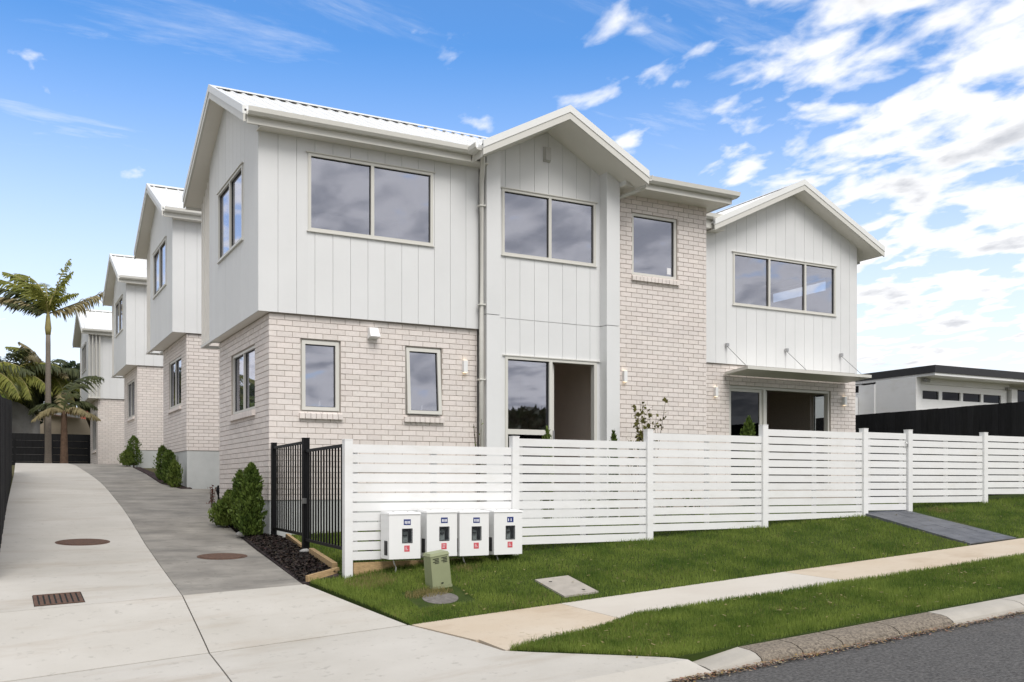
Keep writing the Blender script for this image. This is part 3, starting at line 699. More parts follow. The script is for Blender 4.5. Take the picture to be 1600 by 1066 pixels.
for w_, ajar in zip(winL, (.012, .075)):      # awning sashes, the second one standing ajar
    u0, u1, z0, z1 = w_; f_ = MB()
    for q in ((u0, u1, z1 - .028, z1), (u0, u1, z0, z0 + .028), (u0, u0 + .028, z0 + .028, z1 - .028), (u1 - .028, u1, z0 + .028, z1 - .028)): f_.mbox(MfA, q[0], q[1], -.12, -.045, q[2], q[3])
    wo = part('window', f_, 'frame', H); sill_bricks(wo, MfA, u0, u1, z0)
    Mt = lambda u, w, z, z1=z1, k=ajar: MfA(u, w + (z1 - z) * k, z)
    sash = window(H, Mt, u0 + .022, u1 - .022, z0 + .020, z1 - .02, [1], name='sash', depth=.042, proud=.02, head=False, fw=.055)
    part('stay', MB().hexa([(u0 + .30, 14.735, z0 + .09), (u0 + .33, 14.735, z0 + .09), (u0 + .33, 14.745, z0 + .09), (u0 + .30, 14.745, z0 + .09), (u0 + .315, 14.735, z0 + .17), (u0 + .335, 14.735, z0 + .17), (u0 + .335, 14.745, z0 + .17), (u0 + .315, 14.745, z0 + .17)]), 'white_metal', sash)
window(H, MsA, *sideL, [1.1, 1], depth=.05, sill=True, head=False)
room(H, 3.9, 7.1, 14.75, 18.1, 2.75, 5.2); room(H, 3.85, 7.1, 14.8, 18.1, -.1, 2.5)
# vent hood and box
part('vent_hood', MB().hexa([(5.255, 14.50, 2.34), (5.42, 14.50, 2.34), (5.42, 14.66, 2.31), (5.255, 14.66, 2.31), (5.265, 14.59, 2.49), (5.41, 14.59, 2.49), (5.41, 14.66, 2.49), (5.265, 14.66, 2.49)]), 'white_metal', H)
wall_light(H, MfA, 6.955, 1.97); wall_light(H, MfT, 10.215, 1.98); wall_light(H, MfR, 13.70, 1.99); wall_light(H, MfR, 17.55, 1.95)
# --- entrance bay
MfB, MfP = Mf(14.66), Mf(14.43)
bayW = (7.67, 9.57, 3.925, 5.06); bayD = (7.73, 9.595, -.13, 2.20)
RB = dict(v0=6.93, v1=10.19, ze=5.47, za=6.33, vm=8.56)
roofB = lambda u: roof_under(u, RB['v0'], RB['v1'], RB['ze'], RB['za'], RB['vm'])
bb_ = MB(); backing(bb_, MfB, 7.27, 9.93, -.9, 5.30, -.14, -.016, [bayW, bayD])
bb_.prism([MfB(7.3, -.016, 5.30), MfB(9.9, -.016, 5.30), MfB(9.9, -.016, roofB(9.9)), MfB(8.56, -.016, roofB(8.56)), MfB(7.3, -.016, roofB(7.3))], [MfB(7.3, -.14, 5.30), MfB(9.9, -.14, 5.30), MfB(9.9, -.14, roofB(9.9)), MfB(8.56, -.14, roofB(8.56)), MfB(7.3, -.14, roofB(7.3))])
bc = part('wall_cladding', bb_, 'cladding_back', H)
boards(bc, MfB, 7.52, 9.67, -.6, lambda u: roofB(u) + .01, [bayW, bayD], start=7.737, breaks=(2.845,))
for a, b in ((7.265, 7.525), (9.665, 9.945)):
    zz = lambda u: roofB(u) - .0
    for z0, z1 in ((-.9, 2.838), (2.850, None)):
        q = MB(); t0 = z1 if z1 else zz(a); t1 = z1 if z1 else zz(b)
        q.hexa([(a, 14.43, z0), (b, 14.43, z0), (b, 14.66, z0), (a, 14.66, z0), (a, 14.43, t0), (b, 14.43, t1), (b, 14.66, t1), (a, 14.66, t0)])
        part('pilaster', q, 'cladding', H)
gable(H, 'y', 13.90, 17.2, gut=(), ends=('u0',), ribs=(1, 1), **RB)
# gutters along the bay eaves, kept clear of the verge
for xa, s in ((6.93, -1), (10.19, 1)):
    part('fascia', MB().box(min(xa, xa - s * .02), max(xa, xa - s * .02), 13.94, 14.30, 5.27, 5.44), 'trim', H)
    pr_ = [(.002, -.10), (.085, -.10), (.118, -.06), (.124, .008), (.112, .008), (.106, -.055), (.08, -.088), (.002, -.088)]
    part('gutter', MB().prism([(xa + s * w, 13.93, 5.47 + z) for w, z in pr_], [(xa + s * w, 14.21, 5.47 + z) for w, z in pr_]), 'trim', H)
window(H, MfB, *bayW, [1, 1], proud=.02)
part('siren_box', MB().hexa([(8.50, 14.58, 5.66), (8.60, 14.58, 5.66), (8.62, 14.655, 5.64), (8.48, 14.655, 5.64), (8.50, 14.58, 5.88), (8.60, 14.58, 5.88), (8.62, 14.655, 5.90), (8.48, 14.655, 5.90)]), 'cable', H)
downpipe(H, [(7.10, 14.24, 5.46), (7.10, 14.24, 5.33), (7.13, 14.32, 5.22), (7.185, 14.45, 5.13), (7.20, 14.49, 5.05), (7.20, 14.49, 2.6), (7.20, 14.49, -.7)], .040, [(7.2, 14.49, 4.65), (7.2, 14.49, 3.0), (7.2, 14.49, 1.75), (7.2, 14.49, .6)])
downpipe(H, [(10.26, 14.12, 5.40), (10.26, 14.12, 5.31), (10.22, 14.20, 5.27), (10.02, 14.55, 5.20), (9.99, 14.60, 5.15), (9.99, 14.62, 4.6), (9.99, 14.62, -.7)], .034)
# entrance door: fixed light over a panel, slider drawn back
fr = MB(); u0, u1, z0, z1 = bayD; w1, w0 = .02, -.09
for a, b, c, d in ((u0, u1, z1 - .05, z1), (u0, u0 + .05, z0, z1 - .05), (u1 - .06, u1, z0, z1 - .05), (8.60, 8.665, z0, z1 - .05), (u0 + .05, 8.60, .86, .95)): fr.mbox(MfB, a, b, w0, w1, c, d)
dr = part('entrance_door', fr, 'frame', H)
part('pane', MB().mbox(MfB, u0 + .05, 8.60, -.045, -.038, .95, z1 - .05), 'glass', dr)
part('pane', MB().mbox(MfB, u0 + .05, 8.60, -.045, -.038, z0, .86), 'glass_dark', dr)
part('glazing_bead', MB().mbox(MfB, 8.585, 8.599, -.05, -.01, .951, z1 - .051).mbox(MfB, u0 + .051, 8.585, -.05, -.01, z1 - .066, z1 - .051), 'gasket', dr)
sl_ = MB().mbox(MfB, 8.70, 8.76, -.13, -.092, z0 + .02, z1 - .08).mbox(MfB, 7.82, 8.70, -.13, -.092, z1 - .14, z1 - .08)
part('sliding_leaf', sl_, 'frame', dr)
part('handle', MB().mbox(MfB, 8.72, 8.745, -.09, -.05, .72, .95), 'steel', dr)
part('head_flashing', MB().mbox(MfB, u0 - .05, u1 + .06, -.01, .035, z1 + .002, z1 + .018), 'trim', dr)
room(H, 7.45, 9.9, 14.82, 18.1, -.13, 2.55, 'plaster'); room(H, 7.45, 9.9, 14.82, 18.1, 2.9, 5.2)
# --- brick tower
part('soffit', MB().box(9.95, 12.36, 14.26, 16.2, 5.335, 5.352), 'soffit', H)
tr_ = MB().hexa([(9.95, 14.27, 5.353), (12.36, 14.27, 5.353), (12.36, 17.5, 5.353), (9.95, 17.5, 5.353), (9.95, 14.27, 5.50), (12.36, 14.27, 5.50), (12.36, 17.5, 5.62), (9.95, 17.5, 5.62)])
part('tower_roof', tr_, 'roofing', H)
part('fascia', MB().box(9.97, 12.39, 14.245, 14.268, 5.325, 5.47).box(12.362, 12.385, 14.27, 16.0, 5.325, 5.47), 'trim', H)
pr_ = [(.0, -.09), (.07, -.09), (.108, -.05), (.118, .025), (.106, .025), (.096, -.04), (.065, -.078), (.0, -.078)]
gq = MB().prism([(10.05, 14.243 - w, 5.515 + z) for w, z in pr_], [(12.387 + w, 14.243 - w, 5.515 + z) for w, z in pr_])
gq.prism([(12.387 + w, 14.243 - w, 5.515 + z) for w, z in pr_], [(12.387 + w, 16.0, 5.515 + z) for w, z in pr_])
part('gutter', gq, 'trim', H)
window(H, MfT, *towerW, [1], depth=.05, sill=True, head=False, fw=.05)
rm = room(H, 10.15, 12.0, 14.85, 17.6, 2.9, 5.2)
part('sticker', MB().mbox(MfT, 11.26, 11.35, -.078, -.072, 3.98, 4.10), 'sticker', H)
for i, (x, y) in enumerate(((10.7, 15.6), (10.9, 16.3), (11.1, 17.0))): part('ceiling_light', MB().tube([(x, y, 5.19), (x, y, 5.198)], .05, 12), 'down_light', rm)
# --- block with the wide gable beside the tower
RR = dict(v0=13.34, v1=18.42, ze=5.52, za=6.72)
roofR = lambda u: roof_under(u, RR['v0'], RR['v1'], RR['ze'], RR['za'])
MfRC = Mf(16.26)
gW = (14.166, 17.242, 3.905, 5.045)
gb = MB(); backing(gb, MfRC, 12.15, 17.93, ZC + .02, 5.36, -.14, -.016, [gW])
gb.prism([MfRC(13.6, -.016, 5.36), MfRC(17.93, -.016, 5.36), MfRC(17.93, -.016, roofR(17.93)), MfRC(15.88, -.016, roofR(15.88)), MfRC(13.6, -.016, roofR(13.6))], [MfRC(13.6, -.14, 5.36), MfRC(17.93, -.14, 5.36), MfRC(17.93, -.14, roofR(17.93)), MfRC(15.88, -.14, roofR(15.88)), MfRC(13.6, -.14, roofR(13.6))])
backing(gb, Mr(17.95), 16.42, 21.0, ZC + .02, 5.5, -.14, -.004, [sideR_hi])
gc = part('wall_cladding', gb, 'cladding_back', H)
boards(gc, MfRC, 12.16, 17.955, ZC, lambda u: roofR(u) + .012 if u > 13.55 else 5.36, [gW], start=13.694 - 5 * .2865)
gable(H, 'y', 15.88, 20.8, gut=('v0', 'v1'), ends=('u0',), gut_u=(16.6, 20.7), **RR)
part('gutter', MB().prism([(12.5, 15.99 - w, 5.66 + z) for w, z in pr_], [(13.80, 15.99 - w, 5.66 + z) for w, z in pr_]), 'trim', H)
part('fascia', MB().box(12.5, 13.72, 15.992, 16.015, 5.40, 5.65), 'trim', H)
part('soffit', MB().box(12.42, 13.72, 16.016, 16.30, 5.40, 5.418), 'soffit', H)
part('lean_roof', MB().hexa([(12.42, 16.0, 5.60), (13.9, 16.0, 5.60), (13.9, 18.6, 6.3), (12.42, 18.6, 6.3), (12.42, 16.0, 5.665), (13.9, 16.0, 5.665), (13.9, 18.6, 6.40), (12.42, 18.6, 6.40)]), 'roofing', H)
window(H, MfRC, *gW, [1.04, 1.08, .95])
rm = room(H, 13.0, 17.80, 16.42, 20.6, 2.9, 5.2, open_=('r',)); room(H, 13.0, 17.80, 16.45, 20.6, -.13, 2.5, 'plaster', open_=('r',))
part('ceiling_light', MB().tube([(14.85, 17.6, 5.19), (14.85, 17.6, 5.198)], .06, 12), 'down_light', rm)
window(H, Mr(17.95), *sideR_lo, [1], glass='glass_clear', head=False); window(H, Mr(17.95), *sideR_hi, [1], glass='glass_clear', head=False)
# sliding door under the awning
fr = MB(); u0, u1, z0, z1 = doorR
MD = Mf(16.36)
for a, b, c, d in ((u0, u1, z1 - .055, z1), (u0, u0 + .05, z0, z1 - .055), (u1 - .05, u1, z0, z1 - .055), (15.12, 15.19, z0, z1 - .055)): fr.mbox(MD, a, b, -.10, .02, c, d)
dr = part('sliding_door', fr, 'frame', H)
part('pane', MB().mbox(MD, u0 + .11, 15.04, -.05, -.043, z0 + .05, z1 - .12), 'glass_tint', dr)
part('sash', MB().mbox(MD, u0 + .051, u0 + .11, -.07, -.02, z0, z1 - .056).mbox(MD, 15.04, 15.119, -.07, -.02, z0, z1 - .056).mbox(MD, u0 + .11, 15.04, -.07, -.02, z1 - .12, z1 - .056), 'frame', dr)
part('sliding_leaf', MB().mbox(MD, 15.26, 15.34, -.15, -.11, z0, z1 - .07), 'frame', dr)
part('head_flashing', MB().mbox(MD, u0 - .04, u1 + .04, -.02, .03, z1 + .004, z1 + .03), 'gasket', dr)
# awning on three tie rods
aw = MB().hexa([(13.93, 16.255, 2.37), (17.60, 16.255, 2.37), (17.60, 15.52, 2.42), (13.93, 15.52, 2.42), (13.93, 16.255, 2.425), (17.60, 16.255, 2.425), (17.60, 15.52, 2.485), (13.93, 15.52, 2.485)])
awn = part('awning', aw, 'trim', H)
for a, b in ((13.97, 13.97), (15.69, 15.69), (17.39, 17.39)):
    part('tie_rod', MB().tube([(a, 16.25, 3.01), (b, 15.60, 2.485)], .007, 6), 'steel', awn)
    part('rod_bracket', MB().box(a - .03, a + .03, 16.18, 16.245, 2.975, 3.045), 'steel', awn)

# ------------------------------------------------------------------ the houses stepping up the drive
def row_house(label, X, Y, dz, xclad, winlow, fins=False, gr=0.0):
    """X: face of the brick, xclad: face of the cladding box, Y: street-side brick face"""
    h = thing('townhouse', label, 'house', (X, Y, dz - .9), group='houses stepping up the drive')
    zb, zc = -.24 + dz, 2.61 + dz
    mf, ms, mfc, msc = Mf(Y), Ms(X), Mf(Y - .06), Ms(xclad)
    D = 3.64; E = 4.55; Wd = 6.0
    wl = (Y + .75, Y + 2.65, winlow[0], winlow[1]); wu = (Y + .85, Y + 3.0, dz + 3.92, dz + 5.10)
    bk = MB(); backing(bk, mf, X + .01, X + Wd, zb - .01, zc + .1, -.12, -.009); backing(bk, ms, Y + .13, Y + D, zb - .01, zc + .1, -.12, -.009, [wl]); bk.box(X + .01, X + Wd, Y + D - .1, Y + D, zb, zc + .1)
    bw_ = part('brick_wall', bk, 'mortar', h)
    bricks_stuff(h, [(mf, brick_rects(X, X + Wd, zb, zc - .004, (), .05)), (ms, brick_rects(Y + .026, Y + D, zb, zc - .02, [wl], .12))])
    part('foundation', MB().box(X + .015, X + Wd, Y + .015, Y + D - .02, gr - .5, zb - .005), 'concrete_base', h)
    rA = dict(v0=Y - .325, v1=Y + E + .20, ze=5.50 + dz, za=6.72 + dz); ru = lambda v: roof_under(v, rA['v0'], rA['v1'], rA['ze'], rA['za'])
    cb_ = MB(); backing(cb_, mfc, xclad + .02, X + Wd, zc + .02, dz + 5.4, -.14, -.016); backing(cb_, msc, Y + .09, Y + D, zc + .02, dz + 5.3, -.14, -.016, [wu])
    A = [(Y, 5.3 + dz), (Y + D, 5.3 + dz), (Y + D, ru(Y + D)), ((rA['v0'] + rA['v1']) / 2, ru((rA['v0'] + rA['v1']) / 2)), (Y, ru(Y))]
    cb_.prism([msc(v, -.016, z) for v, z in A], [msc(v, -.14, z) for v, z in A])
    cb_.box(xclad + .03, X + Wd, Y + D - .14, Y + D - .02, zc, 5.5 + dz)
    c_ = part('wall_cladding', cb_, 'cladding_back', h)
    boards(c_, mfc, xclad, xclad + 3.2, zc, dz + 5.33, start=xclad + .2865, gap=.006); boards(c_, msc, Y - .057, Y + D, zc, lambda v: ru(v) + .01, [wu], gap=.006)
    part('soffit', MB().box(xclad, X + Wd, Y - .32, Y, dz + 5.312, dz + 5.33), 'soffit', h)
    part('overhang_soffit', MB().box(xclad + .015, X + .03, Y - .04, Y + D, zc + .004, zc + .02), 'soffit', h)
    if fins:
        sc_ = part('fin_screen', MB().box(xclad - .01, xclad + .48, Y - .26, Y - .062, zc - .02, zc + .04), 'trim', h)
        for i in range(4): part('fin', MB().box(xclad + .0 + i * .14, xclad + .045 + i * .14, Y - .24, Y - .062, zc + .041, dz + 5.31), 'trim', sc_)
    sc2 = part('fin_screen', MB().box(xclad + .005, X + .9, Y + D + .01, Y + D + .05, zc, zc + .05).box(xclad + .005, X + .9, Y + E - .03, Y + E + .02, zc, zc + .05).box(xclad + .005, xclad + .05, Y + D + .051, Y + E - .031, zc, zc + .05).box(X + .02, X + .06, Y + D + .051, Y + E - .031, zc, zc + .05), 'trim', h)
    for i in range(5): part('fin', MB().box(xclad + .015, xclad + .15, Y + D + .10 + i * .17, Y + D + .14 + i * .17, zc + .051, ru(Y + D + .3 + i * .15)), 'soffit', sc2)
    gable(h, 'x', xclad - .265, X + Wd, gut=('v0',), ends=('u0',), ribs=(1, 0), rib_pitch=.30, **rA)
    window(h, msc, *wu, [1, 1.0], fw=.05); window(h, ms, *wl, [1.1, 1], depth=.04, sill=True, head=False, fw=.05)
    room(h, X + .2, X + 3.5, Y + .2, Y + D - .15, zc + .2, 5.2 + dz); room(h, X + .2, X + 3.5, Y + .2, Y + D - .15, zb + .1, zc - .1)
    return h
row_house('white and cream brick house next up the drive from the street-front house', 4.16, 24.5, 1.07, 3.825, (2.0, 3.24), gr=-.2)
row_house('narrow white and cream brick house between two others, third up the drive', 4.30, 34.7, 1.40, 3.945, (2.36, 3.63), gr=.5)
row_house('last white house up the drive, with upright fins at its corner', 3.99, 45.0, 1.08, 3.60, (1.5, 3.1), fins=True, gr=.6)

# ------------------------------------------------------------------ white slat fence
FY = 10.30
wf = thing('slat_fence', 'white horizontal slat fence stepping up along the lawn and footpath', 'fence', (3.46, FY, -1.0))
POSTS = [(3.462, .49), (5.558, .573), (7.548, .71), (9.53, .826), (11.512, .83), (12.482, .835), (14.277, .84), (16.26, .87), (18.25, .90)]
for x, zt in POSTS:
    mb = MB().box(x - .046, x + .046, FY - .046, FY + .046, street(x, 10.2) - .15, zt)
    p_ = part('post', mb, 'white_paint', wf)
    part('post_cap', MB().box(x - .049, x + .049, FY - .049, FY + .049, zt, zt + .010), 'white_paint', p_)
PITCH = .1085
def slat_panel(parent, xa, xb, ztop, name='slat', zfloor=None):
    z = ztop
    n = 0
    low = (lambda x: street(x, 10.2) + .02) if zfloor is None else (lambda x: zfloor)
    while True:
        zb = z - .0925
        la, lb = low(xa), low(xb)
        if z - .02 < min(la, lb): break
        j = random.uniform(-.0015, .0015)
        mb = MB(); za_, zb_ = max(zb, la), max(zb, lb)
        if z - max(la, lb) < .03 and max(la, lb) > zb: break
        mb.hexa([(xa, FY - .012 + j, za_), (xb, FY - .012 + j, zb_), (xb, FY + .010 + j, zb_), (xa, FY + .010 + j, za_), (xa, FY - .012 + j, z), (xb, FY - .012 + j, z), (xb, FY + .010 + j, z), (xa, FY + .010 + j, z)])
        part(name, mb, 'white_paint', parent); z -= PITCH; n += 1
    return z + PITCH - .0925
tops = [.445, .555, .672, .775, None, .785, .80, .82]
for i, t in enumerate(tops):
    if t is None: continue
    xa, xb = POSTS[i][0] + .0465, POSTS[i + 1][0] - .0465
    zl = slat_panel(wf, xa, xb, t)
    xm = (xa + xb) / 2
    for xx in (xa + .04, xm, xb - .04): part('batten', MB().box(xx - .035, xx + .035, FY + .0125, FY + .04, max(zl, street(xx, 10.2) + .03), t - .01), 'white_paint', wf)
part('plinth_board', MB().box(3.53, 5.49, FY - .008, FY + .02, street(4.5, 10.3) - .12, street(4.5, 10.3) + .05), 'timber', wf)
gt = thing('fence_gate', 'white horizontal slat gate at the top of the dark stone ramp', 'gate', (12.0, FY, -.43))
slat_panel(gt, 11.568, 12.426, .785, zfloor=-.40)
for xx in (11.64, 12.35): part('gate_stile', MB().box(xx - .03, xx + .03, FY + .0125, FY + .04, -.38, .775), 'white_paint', gt)
part('latch', MB().tube([(12.40, FY - .02, .66), (12.40, FY - .045, .63), (12.42, FY - .045, .60), (12.43, FY - .02, .58)], .007, 6), 'steel', gt)

# ------------------------------------------------------------------ black tube fence and gate
def tube_panel(parent, p0, p1, zt0, zt1, zb0, zb1, n):
    p0, p1 = Vector(p0), Vector(p1); d = (p1 - p0).normalized(); sd_ = Vector((-d.y, d.x)) * .018
    def rail(z0, z1, h=.035):
        a, b = p0, p1
        return MB().hexa([(a.x - sd_.x, a.y - sd_.y, z0), (b.x - sd_.x, b.y - sd_.y, z1), (b.x + sd_.x, b.y + sd_.y, z1), (a.x + sd_.x, a.y + sd_.y, z0), (a.x - sd_.x, a.y - sd_.y, z0 + h), (b.x - sd_.x, b.y - sd_.y, z1 + h), (b.x + sd_.x, b.y + sd_.y, z1 + h), (a.x + sd_.x, a.y + sd_.y, z0 + h)])
    part('rail', rail(zt0, zt1), 'black_metal', parent); part('rail', rail(zb0, zb1), 'black_metal', parent)
    for i in range(n):
        t = (i + .7) / (n + .4); q = p0.lerp(p1, t); r = .009
        part('baluster', MB().box(q.x - r, q.x + r, q.y - r, q.y + r, zb0 + (zb1 - zb0) * t + .0352, zt0 + (zt1 - zt0) * t - .0002), 'black_metal', parent)
bf = thing('metal_fence', 'black metal tube fence panel between the brick corner and the hinge post', 'fence', (3.68, 13.6, -.85))
def bpost(parent, x, y, z0, z1, r=.036):
    o = part('post', MB().box(x - r, x + r, y - r, y + r, z0, z1), 'black_metal', parent)
    part('post_cap', MB().box(x - r - .003, x + r + .003, y - r - .003, y + r + .003, z1, z1 + .01), 'black_metal', o)
bpost(bf, 3.745, 14.58, -1.0, .62); bpost(bf, 3.615, 12.45, -1.05, .60, .042)
tube_panel(bf, (3.743, 14.54), (3.617, 12.50), .535, .535, -.68, -.68, 13)
bg_ = thing('metal_gate', 'black metal tube gate between the hinge post and the white fence', 'gate', (3.53, 11.3, -.9))
tube_panel(bg_, (3.612, 12.40), (3.475, 10.350), .42, .42, -.74, -.74, 14)
part('latch', MB().box(3.555, 3.60, 12.36, 12.405, -.25, -.18), 'steel', bg_)

# ------------------------------------------------------------------ garden bed with edging
BED_L = lambda y: EDGE_R(y) + .008
bed_r = lambda y: lerp(y, [(10.4, 3.42), (12.3, 3.64), (14.3, 3.80), (14.6, 3.80), (14.7, 3.72), (18.3, 3.74), (19.1, 3.78)])
solo('garden_bed', patch(BED_L, bed_r, 10.42, 19.1, lambda x, y: max(drive_z(x, y), G(x, y)), -.01, .08, .2, .25), 'mulch', kind='structure', base=(3.4, 14, -.9))
solo('garden_bed', patch(lambda y: EDGE_R(y) + .01, lambda y: 4.25, 24.25, 33.5, drive_z, 0.02, .08, .3, .5), 'mulch', kind='structure', base=(4, 28, 0))
chips(11000, lambda: (lambda y: (random.uniform(BED_L(y) + .01, bed_r(y)), y))(random.uniform(10.5, 18.5)), lambda x, y: max(drive_z(x, y), G(x, y)), .019, 'mulch', 'bark_mulch', 'dark bark mulch spread along the brick side wall', 'mulch', .5, 2.0)
def plank(a, b, za, zb, w=.045, h=.09, label='', name='timber_edging'):
    a, b = Vector(a), Vector(b); d = (b - a).normalized(); s = Vector((-d.y, d.x)) * w / 2
    mb = MB().hexa([(a.x - s.x, a.y - s.y, za - .06), (b.x - s.x, b.y - s.y, zb - .06), (b.x + s.x, b.y + s.y, zb - .06), (a.x + s.x, a.y + s.y, za - .06), (a.x - s.x, a.y - s.y, za + h), (b.x - s.x, b.y - s.y, zb + h), (b.x + s.x, b.y + s.y, zb + h), (a.x + s.x, a.y + s.y, za + h)])
    return solo(name, mb, 'timber', label, 'timber edging')
plank((3.05, 10.46), (3.44, 10.56), -1.055, -.985, .05, .05, 'short raw timber edging board between driveway and white end post')
plank((3.44, 10.68), (3.60, 12.15), -.965, -.885, .06, .07, 'raw timber edging board lying beneath the black gate')
plank((3.66, 12.75), (3.90, 14.40), -.86, -.79, .05, .05, 'weathered timber edging board running back beneath the black fence panel')
def rock(x, y, z, r, label):
    mb = MB(); n = 7
    for i in range(n + 1):
        for j in range(10):
            t = math.pi * i / n; p = 2 * math.pi * j / 10; q = r * (1 + .35 * mnoise.noise(Vector((x * 3 + math.sin(t) * math.cos(p) * 1.5, math.sin(t) * math.sin(p) * 1.5, math.cos(t) * 1.5))))
            mb.v.append((x + q * 1.3 * math.sin(t) * math.cos(p), y + q * math.sin(t) * math.sin(p), z + q * .6 * math.cos(t)))
    for i in range(n):
        for j in range(10): mb.f.append((i * 10 + j, i * 10 + (j + 1) % 10, (i + 1) * 10 + (j + 1) % 10, (i + 1) * 10 + j))
    return solo('rock', mb, 'rock', label, 'rock', smooth=True)
rock(3.42, 15.0, -.76, .11, 'pale rough rock in the mulch at the foot of the tall conifer')
rock(3.55, 12.28, -.86, .05, 'small stone lying beside the foot of the black hinge post')

# ------------------------------------------------------------------ ramp, covers, drains
RX0, RX1 = 11.50, 12.48
ramp_z = lambda x, y: lerp(y, [(8.36, street(11.9, 8.45) + .012), (8.6, street(11.9, 8.5) + .05), (10.36, -.405)]) + .03 * (x - 11.9) * lerp(y, [(8.4, 1.8), (10.3, .6)])
rp = thing('garden_ramp', 'dark stamped stone ramp leading up from the footpath to the white gate', 'ramp', (11.9, 9.3, -.6))
for i in range(8):
    for j in range(4):
        ya, yb = 8.50 + i * .2325, 8.50 + (i + 1) * .2325; xa, xb = RX0 + (RX1 - RX0) * j / 4, RX0 + (RX1 - RX0) * (j + 1) / 4
        sk = .0 if i % 2 else .06
        if j: xa += sk
        if j < 3: xb += sk
        e = random.uniform(-.002, .002)
        part('paver', patch(lambda y, a=xa: a + .0015, lambda y, b=xb: b - .0015, ya + .0015, yb - .0015, ramp_z, e, .045, .3, .3), 'ramp_stone', rp)
part('ramp_base', patch(lambda y: RX0 + .012, lambda y: RX1 - .012, 8.50, 10.36, ramp_z, -.012, .05, .5, .4), 'dark_slot', rp)
part('ramp_footing', patch(lambda y: RX0 - .075, lambda y: RX1 - .03, 8.515, 10.34, ramp_z, -.055, .18, .5, .4), 'cover_concrete', rp)
cc_ = thing('access_cover', 'rectangular pale concrete access cover set in the lawn', 'cover', (5.46, 8.93, -1.12))
part('cover_plate', patch(lambda y: 5.25, lambda y: 5.675, 8.63, 9.25, street, .030, .06, .5, .3), 'cover_concrete', cc_)
for x, y in ((5.37, 9.12), (5.56, 8.75)): part('lifting_hole', MB().tube([(x, y, street(x, y) + .025), (x, y, street(x, y) + .0325)], .02, 10), 'dark_slot', cc_)
def disc(x, y, r, zf, off, th, n=28):
    mb = MB(); mb.v = [(x + r * math.cos(2 * math.pi * i / n), y + r * math.sin(2 * math.pi * i / n), zf(x + r * math.cos(2 * math.pi * i / n), y + r * math.sin(2 * math.pi * i / n)) + off) for i in range(n)]
    mb.v += [(a, b, c - th) for a, b, c in mb.v]; mb.f = [tuple(range(n))] + [(i, n + i, n + (i + 1) % n, (i + 1) % n) for i in range(n)]; return mb
def manhole(x, y, r, label):
    t = thing('manhole_cover', label, 'manhole cover', (x, y, drive_z(x, y)))
    part('rim', disc(x, y, r, drive_z, .009, .03), 'iron', t)
    part('lid', disc(x, y, r * .88, drive_z, .014, .02), 'iron', t)
    return t
manhole(1.13, 14.97, .36, 'round rusty manhole cover in the pale strip of the driveway')
manhole(2.66, 13.0, .32, 'round rusty manhole cover in the dark grey strip of the driveway')
dg_ = thing('drain_grate', 'rectangular rusty drain grate with slots in the pale driveway', 'drain grate', (.59, 10.7, -1.15))
part('grate_frame', patch(lambda y: .355, lambda y: .81, 10.42, 10.97, drive_z, .008, .03, .3, .2), 'dark_slot', dg_)
for i in range(9): part('bar', patch(lambda y, i=i: .36 + i * .0505, lambda y, i=i: .36 + i * .0505 + .034, 10.43, 10.96, drive_z, .014, .02, .3, .2), 'iron', dg_)
for ya in (10.425, 10.945): part('bar', patch(lambda y: .36, lambda y: .805, ya, ya + .022, drive_z, .016, .02, .3, .2), 'iron', dg_)
iv = thing('inspection_cover', 'round grey concrete cover sunk in the lawn before the green pillar', 'cover', (4.05, 9.12, -1.18))
part('cover_plate', disc(4.05, 9.10, .185, lawn_edge, .016, .04), 'cover_grey', iv)

